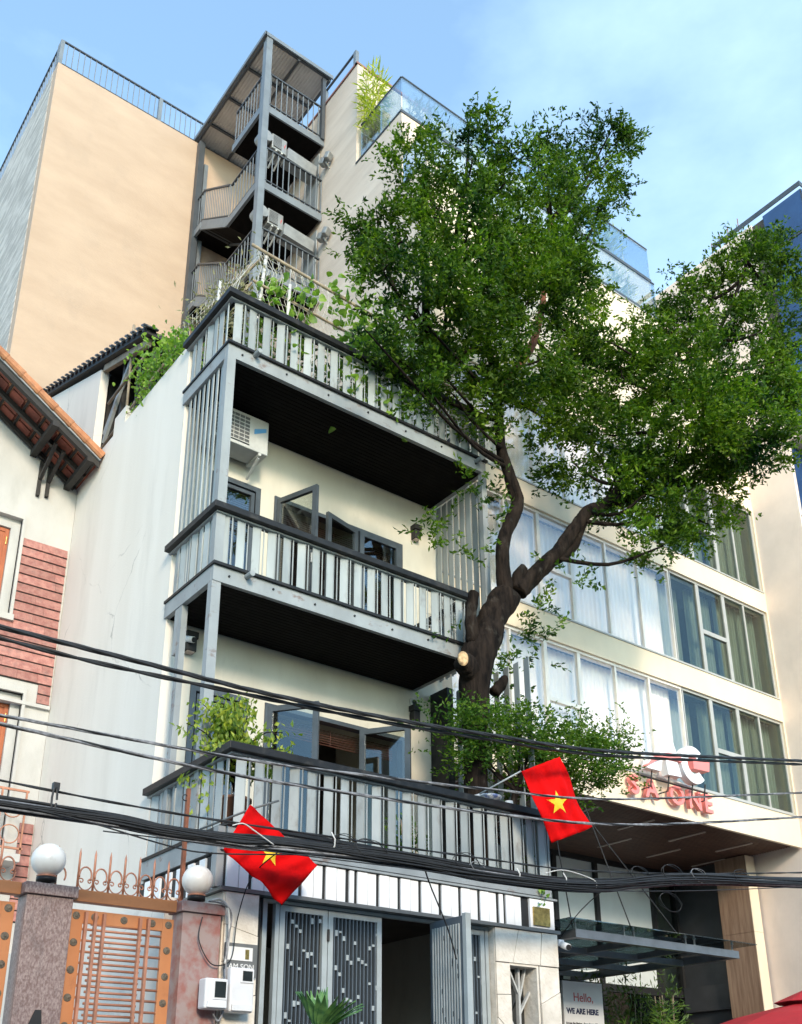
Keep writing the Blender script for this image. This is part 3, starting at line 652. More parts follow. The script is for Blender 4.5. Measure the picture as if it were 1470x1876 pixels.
for i in range(8):
    x = 4.52-i*.275
    for j in range(4): piece('under_tile', ume, RF, (x, 14.14+j*.235, roofz(x)-.005))
for i in range(9):
    x = 4.66-i*.275; add('batten', MB().beam((x, 14.03, roofz(x)-.02), (x, 15.0, roofz(x)-.02), .035, .04), 'timber_black', RF)
for y in (14.05, 14.5, 14.93): add('rafter', MB().beam((4.66, y, roofz(4.66)-.07), (.4, y, roofz(.4)-.07), .06, .08), 'timber_black', RF)
for x in (4.55, 3.95): add('purlin', MB().beam((x, 13.97, roofz(x)-.13), (x, 15.02, roofz(x)-.13), .10, .10), 'timber_black', RF)
for k, x in enumerate((4.10, 4.24)):
    b = add('eaves_bracket', MB().beam((x, 14.97, 10.95+.03*k), (x, 14.97, 11.62), .05, .07, (0, 1, 0)).beam((x, 14.95, 11.25), (x, 14.35, roofz(x)-.12), .05, .06), 'timber_black', RF)
# little balcony with iron scroll work at the lower left
IB = add('iron_balcony', MB().box(3.2, 4.45, 14.55, 15.0, 4.95, 5.06), 'villa_wall', VI)
m = MB()
for z in (5.12, 5.95): m.box(3.2, 4.47, 14.56, 14.59, z, z+.03)
for x in (3.3, 3.7, 4.1, 4.44): m.box(x-.012, x+.012, 14.56, 14.585, 5.06, 5.95)
for cx in (3.5, 3.9, 4.27):
    for cz, r in ((5.33, .13), (5.70, .13)):
        m.tube([(cx+r*math.cos(a/3), 14.575, cz+r*math.sin(a/3)) for a in range(0, 20)], .010, 5)
add('iron_railing', m, 'copper', IB)

# ------------------------------------------------------------------ granite pillars with globe lamps, orange gates
def pillar(x0, x1, lab, glab):
    t = thing('gate_pillar', lab, 'pillar', ((x0+x1)/2, 9.0, .12), 'granite gate pillars')
    add('shaft', MB().box(x0+.02, x1-.02, 8.92, 9.15, .12, 3.40), 'granite', t, bevel=.004)
    add('cap', bx(x0-.01, x1+.01, 8.89, 9.18, 3.402, 3.50), 'granite', t, bevel=.006)
    xc = (x0+x1)/2-.02; yc = 9.03
    g = thing('globe_lamp', glab, 'lamp', (xc, yc, 3.50), 'globe lamps on the gate pillars')
    add('base', MB().lathe((xc, yc, 3.502), [(.001, 0), (.045, 0), (.045, .03), (.085, .035), (.085, .075), (.001, .075)], 20), 'rail_dark', g, True)
    add('collar', MB().lathe((xc, yc, 3.578), [(.08, 0), (.088, .012), (.06, .02)], 20), 'copper', g, True)
    add('globe', MB().sphere((xc, yc, 3.728), .147, 28, 18), 'globe', g, True)
    return t
P1 = pillar(2.81, 3.25, 'left granite gate pillar with dark plaque near its foot', 'white globe lamp on the left granite pillar')
add('plaque', MB().prism([(2.95, 2.30), (3.08, 2.30), (3.06, 2.46), (3.01, 2.46)], 8.905, 8.918), 'black', P1)
P2 = pillar(4.25, 4.68, 'red tinged granite gate pillar beside the meter boxes', 'white globe lamp nearest the townhouse balcony')

for c in P2.children: c.data.materials[0] = MATS['granite_red']
ros = sh('rosette', MB().lathe((0, 0, 0), [(.001, .010), (.010, .010), (.014, .004), (.024, .007), (.033, .003), (.035, 0)], 14), 'rosette', True)
def gate(x0, x1, lab, xs, label_x):
    t = thing('steel_gate', lab, 'gate', ((x0+x1)/2, 9.05, .2), 'orange steel gates between the pillars')
    y = 9.05; z1 = 3.335
    fr = add('gate_frame', MB().box(x0, x0+.11, y-.02, y+.02, .2, z1).box(x1-.11, x1, y-.02, y+.02, .2, z1).box(x0+.11, x1-.11, y-.02, y+.02, z1-.115, z1), 'gate_orange', t, bevel=.004)
    n = 9
    for i in range(n):
        z = z1-.055-i*.232
        piece('rosette', ros, fr, (x0+.045, y-.02, z), rot=(R(90), 0, 0)); piece('rosette', ros, fr, (x1-.052, y-.02, z), rot=(R(90), 0, 0))
    for f in (.22, .5, .78): piece('rosette', ros, fr, (x0+(x1-x0)*f, y-.02, z1-.055), rot=(R(90), 0, 0))
    ub = sh('upright_bar', MB().box(-.0125, .0125, -.02, .02, 0, z1-.02-.25), 'copper')
    for x in xs: piece('upright_bar', ub, t, (x, y-.045, .25))
    lb = sh('cross_bar', MB().tube([(0, 0, 0), (x1-x0-.2, 0, 0)], .0115, 8), 'copper', True)
    sb = sh('cross_bar', MB().tube([(0, 0, 0), (xs[-2]-xs[1]+.06, 0, 0)], .0115, 8), 'copper', True)
    z = z1-.165
    while z > 1.9:
        piece('cross_bar', lb, t, (x0+.10, y-.005, z)); piece('cross_bar', sb, t, (xs[1]-.02, y-.005, z+.048)); z -= .096
    return t
G1 = gate(3.265, 4.235, 'orange steel gate with copper bars between the two pillars', (3.39, 3.475, 3.555, 3.895, 3.975), 0)
G2 = gate(1.78, 2.775, 'orange steel gate at the left edge with dark rosettes', (1.9, 1.98, 2.06, 2.4, 2.48), 0)
def header(x0, x1, lab, xs):
    t = thing('spiked_lintel', lab, 'gate lintel', ((x0+x1)/2, 9.05, 3.40), 'spiked lintels over the gates')
    add('beam', bx(x0, x1, 9.0, 9.10, 3.40, 3.505), 'gate_orange', t, bevel=.005)
    spk = sh('spike', MB().tube([(0, 0, 0), (0, 0, .33), (0, 0, .38)], [.011, .011, .001], 8), 'copper', True)
    hook = sh('hook', MB().tube([(-.055+.055*math.cos(a), 0, .14+.075*math.sin(a)) for a in [i*math.pi/10 for i in range(-2, 12)]], .008, 6), 'copper', True)
    sc = MB()
    pts = []
    for i in range(22):
        a = math.pi*1.0+i*math.pi/21; pts.append((.066*math.cos(a), 0, .085+.08*math.sin(a)))
    for s in (-1, 1):
        cx = s*.040; pts2 = [(cx+s*(.026-.0012*i)*math.cos(i*.42), 0, .085+(.026-.0012*i)*math.sin(i*.42)) for i in range(16)]
        sc.tube(pts2, .006, 5)
    sc.tube(pts, .006, 5); scm = sh('scroll', sc, 'copper', True)
    for i, x in enumerate(xs):
        piece('spike', spk, t, (x, 9.05, 3.505)); piece('hook', hook, t, (x+.115, 9.035, 3.50)); piece('scroll', scm, t, (x+.071, 9.05, 3.507))
header(3.265, 4.24, 'orange spiked lintel over the gate between the pillars', [3.295+i*.1425 for i in range(7)])
header(1.78, 2.80, 'orange spiked lintel cut off by the left edge', [1.9+i*.1425 for i in range(6)])
t = thing('spiked_rail', 'copper spikes rising beside the globe lamp on the left pillar', 'spikes', (3.2, 9.12, 3.5))
add('spike', MB().tube([(3.13, 9.14, 3.50), (3.13, 9.14, 3.86), (3.13, 9.14, 3.90)], [.011, .011, .001], 8), 'copper', t, True)
add('hook', MB().tube([(3.215-.055+.055*math.cos(a), 9.14, 3.64+.075*math.sin(a)) for a in [i*math.pi/10 for i in range(-2, 12)]], .008, 6), 'copper', t, True)
# low plastered lean-to wall behind the gate
t = add('yard_wall', MB().box(4.30, 4.70, 9.4, 14.9, .12, 3.62), 'white_wall', None, label='low white yard wall running back behind the gate', cat='wall')
# iron post carrying the cables
IP = thing('cable_post', 'rusty dark iron upright in front of the lowest balcony side', 'post', (4.38, 9.25, 3.4))
add('upright', bx(4.365, 4.40, 9.22, 9.26, 3.40, 4.68), 'bark_red', IP); add('hook', MB().tube([(4.35+.03*math.cos(a/3), 9.23, 4.58+.03*math.sin(a/3)) for a in range(18)], .006, 6), 'cable', IP)
# ------------------------------------------------------------------ rear block (upper left)
RB = thing('rear_block', 'tall windowless beige block with roof railing behind the townhouse', 'building', (6.6, 24, .12))
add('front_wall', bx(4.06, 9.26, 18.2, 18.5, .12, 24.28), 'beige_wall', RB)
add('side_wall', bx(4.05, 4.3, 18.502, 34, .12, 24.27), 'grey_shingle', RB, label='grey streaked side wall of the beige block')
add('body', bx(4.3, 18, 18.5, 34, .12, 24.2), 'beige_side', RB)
def railing(parent, p, q, h, step, r=.012, posts=0, m='steel_blue', name='railing', light='steel_light', bars=True):
    p, q = Vector(p), Vector(q); d = (q-p); n = max(1, int(d.length/step)); up = Vector((0, 0, h))
    rl = add(name, MB().beam(p+up, q+up, .045, .035), m, parent); add('bottom_rail', MB().beam(p+Vector((0, 0, .08)), q+Vector((0, 0, .08)), .03, .025), m, rl)
    bar = sh('baluster', MB().box(-r/1.4, r/1.4, -r/1.4, r/1.4, 0, h), light)
    for i in range(n+1):
        w = p+d*i/n
        if posts and i % posts == 0: add('rail_post', MB().box(w.x-.045, w.x+.045, w.y-.045, w.y+.045, w.z, w.z+h-.018), light, rl)
        elif bars: piece('baluster', bar, rl, w)
    return rl
railing(RB, (4.10, 18.26, 24.28), (8.9, 18.26, 24.28), .80, .135, posts=18)
railing(RB, (4.10, 18.40, 24.28), (4.10, 31, 24.28), .80, .16, posts=30)

# ------------------------------------------------------------------ escape stair
ES = thing('escape_stair', 'dark steel escape stair tower under a sheet roof', 'staircase', (8.4, 16.5, 15.5))
X0, X1, YF, YM, YR = 7.66, 9.22, 14.9, 16.3, 18.19
for (x, y, z0, z1, m) in ((7.66, 14.86, 11.3, 24.36, 'steel_light'), (7.66, 18.10, 11.3, 24.20, 'steel_blue'), (9.18, 14.9, 22.4, 24.36, 'steel_blue')):
    w = .075 if x < 9 else .045
    add('post', bx(x-w, x+w, y-w, y+w, z0, z1), m, ES)
add('post', bx(7.78, 7.88, 18.08, 18.17, 19, 23.6), 'steel_light', ES)
RS = add('sheet_roof', MB().box(7.56, 9.34, 14.80, 18.42, 24.42, 24.45), 'roof_sheet', ES)
cor = sh('corrugation', MB().box(-.018, .018, 0, 3.58, -.018, 0), 'roof_sheet')
for i in range(24): piece('corrugation', cor, RS, (7.62+i*.072, 14.82, 24.419))
for y in (14.84, 15.75, 16.7, 17.6, 18.36): add('purlin', MB().beam((7.58, y, 24.375), (9.33, y, 24.375), .05, .06), 'steel_blue', RS)
for x in (7.60, 8.45, 9.30): add('roof_beam', MB().beam((x, 14.82, 24.32), (x, 18.4, 24.32), .05, .05), 'steel_blue', RS)
add('roof_edge', MB().box(7.54, 9.36, 14.76, 14.80, 24.36, 24.46).box(7.52, 7.56, 14.76, 18.42, 24.36, 24.46), 'steel_light', RS)
step = sh('step', MB().box(0, .70, 0, .26, 0, .03).box(0, .70, .0, .02, -.12, 0), 'steel_blue')
for k, z in enumerate((17.87, 20.15, 22.40)):
    ld = add('landing', MB().box(X0+.04, X1, YF+.04, YM, z-.02, z), 'steel_blue', ES)
    add('landing_edge', MB().box(X0, X1+.02, YF-.0, YF+.04, z-.16, z+.03).box(X0-.02, X0+.04, YF, YM, z-.16, z+.03), 'steel_light', ld)
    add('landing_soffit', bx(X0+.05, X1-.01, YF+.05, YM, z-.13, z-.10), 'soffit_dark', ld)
    railing(ld, (X0+.02, YF+.02, z+.03), (X1, YF+.02, z+.03), 1.0, .14, .012)
    railing(ld, (X0+.02, YF+.10, z+.03), (X0+.02, YM-.06, z+.03), 1.0, .13, .012)
    if z < 22:
        zr = z+1.12
        rl = add('rear_landing', bx(X0+.04, X1, 17.72, YR, zr-.03, zr), 'steel_blue', ES)
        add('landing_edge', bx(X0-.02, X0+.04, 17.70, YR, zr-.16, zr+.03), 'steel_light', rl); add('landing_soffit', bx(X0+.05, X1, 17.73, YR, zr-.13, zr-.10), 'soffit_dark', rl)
        railing(rl, (X0+.02, 17.72, zr+.03), (X0+.02, YR-.02, zr+.03), 1.0, .11)
        fl = add('flight', MB().beam((X0+.01, YM, z-.02), (X0+.01, 17.72, zr-.05), .04, .22).beam((X0+.80, YM, z-.02), (X0+.80, 17.72, zr-.05), .04, .22), 'steel_light', ES)
        for i in range(6): piece('step', step, fl, (X0+.05, YM+.02+i*.235, z+.16+i*.16))
        add('flight_soffit', MB().beam((X0+.4, YM, z-.10), (X0+.4, 17.72, zr-.13), .74, .02), 'soffit_dark', fl)
        railing(fl, (X0+.01, YM, z+.09), (X0+.01, 17.70, zr+.03), 1.0, .11)
        # the flight against the wall
        f2 = add('flight', MB().beam((X1-.72, 17.72, zr-.05), (X1-.72, YM, z+2.23), .04, .22), 'steel_blue', ES)
        add('flight_soffit', MB().beam((X1-.36, 17.72, zr-.13), (X1-.36, YM, z+2.15), .70, .02), 'soffit_dark', f2)
fd = sh('side_panel', bx(-.012, .012, 0, .5, 0, 1.9), 'frame_grey')
for z in (17.9, 20.2): piece('side_panel', fd, ES, (9.20, 15.02, z))
for z, l1, l2 in ((19.35, 'lower', 'lower'), (21.55, 'upper', 'upper')):
    t = ac('extract_unit', l1+' metal fan box hanging under a stair landing', 8.02, 8.40, 15.1, 15.45, z, z+.42, 'red_mark', group='fan boxes on the escape stair', cm='galvanised')
    t['category'] = 'fan box'
    add('duct', MB().obox((8.75, 15.15, z-.05), (.75, .30, .32), R(0), 0, R(4)), 'galvanised', t); add('vent_drum', MB().tube([(7.86, 15.35, z+.2), (7.86, 15.05, z+.2)], .15, 16), 'galvanised', t)
    u = thing('flood_lamp', l2+' twin floodlight on the beige wall by the escape stair', 'floodlight', (9.15, 14.6, z-.25), 'floodlights beside the stair')
    for dy in (0, .2): add('lamp_head', MB().obox((9.13, 14.72-dy, z-.05), (.16, .13, .17), R(20), R(25)), 'galvanised', u, bevel=.02)
    add('arm', MB().tube([(9.25, 14.65, z-.2), (9.13, 14.62, z-.12)], .02, 8), 'ac_white', u)

# ------------------------------------------------------------------ office building with stepped terraces
OB = thing('office_building', 'cream office building with window bands and wood soffit right of the tree', 'building', (14, 14, .12))
OX0, OX1, OY = 9.25, 18.45, 11.2
add('side_wall', MB().prism([(11.22, 6.4), (18.2, 6.4), (18.2, 23.55), (13.6, 23.55), (13.6, 20.5), (12.0, 20.5), (12.0, 18.45), (11.22, 18.45)], OX0, OX0+.3, 'X'), 'beige_side', OB)
add('penthouse', bx(OX0+.3, 16.6, 13.62, 18.2, 20.5, 23.5), 'beige_side', OB)
add('parapet_trim', MB().box(OX0-.03, 16.6, 13.58, 13.66, 23.55, 23.60).box(OX0-.03, OX0+.05, 13.6, 18.2, 23.55, 23.60), 'clad_red', OB)
add('penthouse_front', bx(OX0+.3, 16.6, 13.60, 13.62, 20.5, 23.5), 'band_cream', OB)
add('upper_front', bx(OX0+.3, 16.85, 12.0, 18.2, 18.45, 20.48), 'band_cream', OB)
add('terrace_edge', MB().box(OX0-.02, 16.87, 11.98, 12.0, 20.46, 20.53).box(OX0-.02, OX0, 12.0, 13.6, 20.50, 20.54), 'slate_frame', OB)
add('lower_front', bx(OX0+.3, OX1, 11.5, 18.2, 14.5, 18.4), 'dark_room', OB)
add('terrace_edge', MB().box(OX0-.02, 15.9, 11.18, 11.22, 18.18, 18.25).box(OX0-.02, OX0, 11.22, 12.0, 18.45, 18.49), 'slate_frame', OB)
def gpanel(p, q, z0, z1, n, parent, fin_=True):
    p, q = Vector(p), Vector(q)
    top = add('glass_rail', MB().beam((p.x, p.y, z1), (q.x, q.y, z1), .03, .03), 'slate_frame', parent)
    for i in range(n):
        a, b = p+(q-p)*i/n, p+(q-p)*(i+1)/n; d = (b-a).normalized()*.006
        a = a+d; b = b-d; nn = Vector((-d.y, d.x, 0))
        add('glass_panel', MB().beam((a.x, a.y, (z0+z1)/2-.01), (b.x, b.y, (z0+z1)/2-.01), .012, z1-z0-.03), 'glass_clear', top)
gpanel((OX0+.02, 13.45, 0), (OX0+.02, 12.03, 0), 20.56, 21.52, 2, OB); gpanel((OX0+.02, 12.01, 0), (16.86, 12.01, 0), 20.54, 21.50, 8, OB)
gpanel((OX0+.02, 11.98, 0), (OX0+.02, 11.26, 0), 18.50, 19.28, 1, OB); gpanel((OX0+.02, 11.24, 0), (15.9, 11.24, 0), 18.27, 19.27, 7, OB)
railing(OB, (OX0+.06, 13.75, 23.6), (OX0+.06, 15.0, 23.6), .55, 1.2, bars=False, posts=1)
# window bands: spandrels, mullions, panes, curtains
rows = [(7.16, 9.15), (9.67, 11.67), (12.16, 14.20)]
zs = [6.60, 7.16, 9.15, 9.67, 11.67, 12.16, 14.20, 18.18]
for a, b in ((0, 1), (2, 3), (4, 5), (6, 7)):
    sp_ = add('spandrel', bx(OX0, 18.46, OY, OY+.25, zs[a], zs[b]), 'band_cream', OB)
    add('drip_edge', MB().box(OX0, 18.46, OY-.02, OY+.0, zs[b]-.035, zs[b]-.005), 'mullion', sp_)
add('end_pier', bx(18.46, 18.7, OY+.0, OY+.25, 6.6, 18.18), 'band_cream', OB)
XL = [9.3, 10.05, 10.85, 11.66, 12.47, 13.41, 14.32, 15.24]; XR = [15.27, 16.13, 16.98, 17.68, 18.44]
for ri, (z0, z1) in enumerate(rows):
    wi = add('window_band', bx(9.3, 15.25, OY+.045, OY+.13, z0, z0+.05), 'mullion_light', OB); add('head_rail', bx(9.3, 15.25, OY+.045, OY+.13, z1-.05, z1), 'mullion_light', wi)
    for i, x in enumerate(XL):
        w = .045 if i not in (3, 4) else .075
        add('mullion', bx(x-w/2, x+w/2, OY+.052, OY+.14, z0+.05, z1-.05), 'mullion_light', wi)
        if i: add('pane', bx(XL[i-1]+.025, x-.025, OY+.075, OY+.083, z0+.05, z1-.05), 'glass_bright', wi)
    if ri < 2:
        add('transom', bx(XL[3]+.04, XL[4]-.04, OY+.05, OY+.13, z0+.88, z0+.95), 'mullion_light', wi)
    wr = add('window_band', bx(15.27, 18.44, OY+.045, OY+.13, z0, z0+.05), 'mullion', OB); add('head_rail', bx(15.27, 18.44, OY+.045, OY+.13, z1-.05, z1), 'mullion', wr)
    for i, x in enumerate(XR):
        w = .10 if i in (1, 2) else .05
        add('mullion', bx(x-w/2, x+w/2, OY+.052, OY+.14, z0+.05, z1-.05), 'mullion', wr)
        if i: add('pane', bx(XR[i-1]+.025, x-.025, OY+.075, OY+.083, z0+.05, z1-.05), 'glass_tint', wr)
    add('transom', bx(XR[1]+.05, XR[2]-.05, OY+.05, OY+.13, z0+.88, z0+.97), 'mullion', wr)
    rr = random.Random(ri)
    def curtain(x0, x1, y, m, amp, per):
        n = int((x1-x0)/per*6); v = []; f = []
        for i in range(n+1):
            x = x0+(x1-x0)*i/n; yy = y+amp*math.sin(2*math.pi*i/6+rr.uniform(-.3, .3)); v += [(x, yy, z0-.02), (x, yy, z1+.02)]
            if i: b = 2*i; f.append((b-2, b, b+1, b-1))
        c = MB(); c.v = v; c.f = f; add('curtain', c, m, wi if x1 < 15.3 else wr, True)
    curtain(9.3, 15.22, OY+.33, 'curtain_white', .009, .12)
    curtain(15.3, 16.10, OY+.55, 'curtain_teal', .008, .10); curtain(16.16, 16.95, OY+.42, 'curtain_teal', .03, .09); curtain(17.02, 18.42, OY+.36, 'curtain_teal', .03, .10)
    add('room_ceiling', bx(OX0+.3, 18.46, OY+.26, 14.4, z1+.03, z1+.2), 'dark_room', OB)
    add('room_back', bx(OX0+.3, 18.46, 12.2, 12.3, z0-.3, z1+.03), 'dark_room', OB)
# underside: timber slats with light strips, and the fascia lip
SO = add('soffit', bx(OX0, 18.44, OY+.05, 14.6, 6.62, 6.66), 'timber_black', OB)
m = MB(); y = OY+.10
while y < 14.3: m.box(OX0+.02, 18.42, y, y+.03, 6.555, 6.619); y += .062
tag(add('soffit_slats', m, 'soffit_wood', SO), kind='stuff')
add('fascia_lip', bx(OX0, 18.46, OY-.015, OY+.05, 6.50, 6.598), 'band_cream', SO); add('fascia_shadow_gap', bx(OX0, 18.46, OY+.05, OY+.09, 6.54, 6.6), 'black', SO)
for i in range(6):
    for j in range(2):
        x = 10.2+i*1.45+j*.7; y = 11.65+j*1.15
        add('light_strip', bx(x, x+.05, y, y+.85, 6.535, 6.553), 'strip_light', SO)
# ground floor: recessed glazing
GF = add('entrance_glazing', bx(9.3, 18.4, 14.30, 14.42, 6.45, 6.6), 'black', OB); add('transom', bx(9.3, 18.4, 14.30, 14.42, 3.9, 4.05), 'black', GF)
for x in (12.2, 13.5, 14.7, 15.88, 17.62, 18.38):
    add('mullion', bx(x-.05, x+.05, 14.29, 14.43, .12, 6.45), 'black', GF)
for x0, x1 in ((9.4, 12.15), (12.25, 13.45), (13.55, 14.65), (14.75, 15.83), (15.93, 17.57)): add('white_pane', bx(x0, x1, 14.36, 14.37, 4.05, 6.45), 'white_panel', GF)
add('pane', bx(17.67, 18.33, 14.36, 14.37, 4.05, 6.45), 'glass_tint', GF)
for x0, x1 in ((9.4, 12.15), (12.25, 13.45), (13.55, 14.65), (14.75, 15.83), (15.93, 17.57), (17.67, 18.33)): add('pane', bx(x0, x1, 14.36, 14.368, .12, 3.9), 'glass_dark', GF)
add('dark_wall', bx(18.40, 18.449, 13.06, 14.4, .12, 6.6), 'dark_panel', OB); add('dark_ledge', bx(18.30, 18.40, 13.06, 14.28, 3.6, 4.1), 'dark_panel', OB)
add('inner_side', bx(OX0, OX0+.1, 11.3, 14.4, .12, 6.6), 'black', OB)
WC = add('timber_column', bx(18.16, 18.448, 12.32, 13.05, .12, 6.54), 'travertine_dark', OB, label='brown travertine clad column under the wood soffit')
for k, z in enumerate((1.6, 3.27, 5.0)):
    add('cladding_panel', bx(18.145, 18.158, 12.31, 13.05, z-1.6, z-.006), 'travertine_dark', WC); add('cladding_panel', bx(18.145, 18.44, 12.297, 12.31, z-1.6, z-.006), 'band_cream', WC)
add('cladding_panel', bx(18.145, 18.158, 12.31, 13.05, 5.0, 6.53), 'travertine_dark', WC); add('cladding_panel', bx(18.145, 18.44, 12.297, 12.31, 5.0, 6.53), 'band_cream', WC)

# hung glass entrance canopy
GC = thing('glass_canopy', 'steel framed glass canopy hung over the office entrance', 'canopy', (13, 12.4, 3.95))
add('front_beam', bx(11.2, 15.05, 10.55, 10.66, 4.02, 4.14), 'canopy_steel', GC); add('side_beam', bx(11.2, 11.32, 10.66, 14.28, 4.02, 4.14), 'canopy_steel', GC); add('side_beam', bx(14.93, 15.05, 10.66, 14.28, 4.02, 4.14), 'canopy_steel', GC)
for y in (11.6, 12.6, 13.6): add('cross_beam', bx(11.32, 14.93, y, y+.08, 4.0, 4.10), 'canopy_steel', GC)
for x in (12.55, 13.75): add('rib', bx(x, x+.08, 10.67, 14.28, 4.03, 4.12), 'canopy_steel', GC)
for x0, x1 in ((10.9, 12.4), (12.42, 13.85), (13.87, 15.3)): add('glass_sheet', bx(x0, x1, 10.35, 14.2, 4.235, 4.247), 'glass_smoke', GC)
fit = sh('glass_fitting', MB().tube([(0, 0, 0), (0, 0, .10)], .014, 8).tube([(0, 0, .098), (0, 0, .125)], .03, 10), 'ac_white')
for x in (11.25, 12.3, 12.52, 13.75, 13.97, 14.95): piece('glass_fitting', fit, GC, (x, 10.6, 4.14))
for x, x2 in ((11.35, 11.6), (12.7, 12.35), (13.9, 12.0)): add('tie_rod', MB().tube([(x, 10.75, 4.2), (x2, 11.35, 6.6)], .010, 8), 'black', GC)
# entrance poster behind the canopy
PO = thing('poster_board', 'white greeting poster board under the glass canopy', 'poster', (12.85, 12.5, .12))
add('board', bx(12.87, 13.82, 12.5, 12.54, 1.2, 3.72), 'paper', PO)
for txt, sz, x, z, mm, bo in (('Hello,', .20, 13.10, 3.40, 'red_mark', .0), ('WE ARE HERE', .122, 12.93, 3.20, 'navy', .005), ('Across the Nation - From East to West', .050, 12.90, 3.03, 'ink', .001)):
    piece('lettering', text_mesh(txt, sz, .002, mm, bo), PO, (x, 12.496, z), rot=(R(90), 0, 0))
add('drawing', MB().prism([(13.0, 2.75), (13.3, 2.72), (13.35, 2.5), (13.0, 2.45)], 12.492, 12.499), 'curtain_white', PO); add('drawing', MB().prism([(13.38, 2.72), (13.52, 2.76), (13.45, 2.55)], 12.492, 12.499), 'red_mark', PO)

# ------------------------------------------------------------------ rooftop letters
AC_ = thing('logo_sign', 'large white and red AC letters standing above the fascia', 'sign', (14.5, 10.95, 7.0))
y0, y1 = 10.86, 11.0
def arc(cx, cz, r0, r1, a0, a1, n=28, sx=1.):
    o = [(cx+sx*r1*math.cos(a0+(a1-a0)*i/n), cz+r1*math.sin(a0+(a1-a0)*i/n)) for i in range(n+1)]
    return o+[(cx+sx*r0*math.cos(a1-(a1-a0)*i/n), cz+r0*math.sin(a1-(a1-a0)*i/n)) for i in range(n+1)]
def sprism(poly): # strips between outer and inner arcs
    m = MB(); n = len(poly)//2
    for i in range(n-1):
        m.prism([poly[i], poly[i+1], poly[2*n-2-i], poly[2*n-1-i]], y0, y1)
    return m
add('letter_a', MB().prism([(14.04, 7.80), (14.28, 7.80), (14.40, 7.52), (14.10, 7.50), (13.90, 7.42)], y0, y1).prism([(13.54, 7.12), (13.90, 7.12), (13.98, 7.36), (13.66, 7.36)], y0, y1).prism([(14.06, 7.36), (14.38, 7.38), (14.46, 7.12), (14.10, 7.10)], y0, y1), 'sign_white', AC_)
sw = [(13.53, 7.15), (13.70, 7.32), (13.90, 7.44), (14.12, 7.50), (14.46, 7.50), (14.46, 7.38), (14.2, 7.405), (13.98, 7.37), (13.75, 7.27)]
add('swoosh', MB().prism(sw, y0-.03, y1-.04), 'sign_red', AC_)
add('letter_c', sprism(arc(14.84, 7.42, .17, .35, R(48), R(318))), 'sign_white', AC_)
add('bar', MB().prism([(14.80, 7.52), (15.28, 7.56), (15.24, 7.36), (14.80, 7.34)], y0-.02, y1), 'sign_red', AC_)
for x in (13.75, 14.2, 14.85, 15.2): add('stand', MB().tube([(x, 10.93, 7.14), (x, 10.99, 6.85), (x, 11.19, 6.85)], .014, 6), 'black', AC_)
add('rail', MB().tube([(13.5, 10.98, 7.0), (15.3, 10.98, 7.0)], .014, 6), 'black', AC_)
SG = thing('name_sign', 'pink red SA ONE letters fixed on the cream fascia', 'sign', (14.5, 11.1, 6.7))
for ch, x, sz in (('S', 13.30, .44), ('A', 13.69, .44), ('O', 14.33, .44), ('N', 14.83, .44), ('E', 15.28, .44)):
    piece('letter', text_mesh(ch, sz*1.08, .04, 'sign_red', .011), SG, (x, 11.09, 6.69), rot=(R(90), 0, 0), scale=(1.06, 1, 1))
for x in (13.5, 14.5, 15.4): add('bracket', MB().tube([(x, 11.14, 6.8), (x, 11.199, 6.8)], .012, 6), 'black', SG)

# ------------------------------------------------------------------ right tower
RT_ = thing('right_tower', 'tall pinkish tower with blue glass front at the right edge', 'building', (22, 16, .12))
add('side_wall', bx(18.5, 18.9, 10.1, 30, .12, 21.75), 'pink_wall', RT_); add('body', bx(18.9, 30, 10.15, 30, .12, 21.7), 'pink_wall', RT_)
for i in range(5):
    z = 15.6+i*1.24; pb = add('glass_bay', bx(18.5, 26, 8.75, 9.78, z+.03, z+1.2), 'steel_blue', RT_)
    add('pane', bx(18.488, 18.498, 8.77, 9.76, z+.05, z+1.19), 'blue_pane', pb); add('pane', bx(18.52, 26, 8.737, 8.748, z+.05, z+1.19), 'blue_pane', pb)
    add('transom', bx(18.482, 26, 8.73, 9.78, z-.025, z+.028), 'slate_frame', pb)
add('bay_soffit', bx(18.5, 26, 8.75, 10.1, 15.46, 15.57), 'pink_wall', RT_)
add('bay_return', bx(18.52, 26, 9.79, 10.1, 15.6, 21.7), 'dark_room', RT_)
for i in range(4):
    z = 8.2+i*1.8; add('pane', bx(18.6, 26, 10.085, 10.098, z, z+1.74), 'blue_pane', RT_); add('transom', bx(18.55, 26, 10.06, 10.098, z+1.742, z+1.798), 'slate_frame', RT_)
gt = add('roof_screen', bx(18.49, 26, 8.74, 8.76, 21.86, 22.0), 'slate_frame', RT_); add('roof_screen', bx(18.49, 18.51, 8.76, 11.2, 21.86, 22.0), 'slate_frame', RT_)
rb = sh('starter_bar', MB().tube([(0, 0, 0), (.02, 0, .62)], .012, 6), 'bark_red')
for y, s in ((10.5, 1.), (10.62, .6), (10.8, .95), (10.95, .5), (11.05, .9), (11.3, .75)): piece('starter_bar', rb, RT_, (18.6, y, 21.75), scale=(1, 1, s))
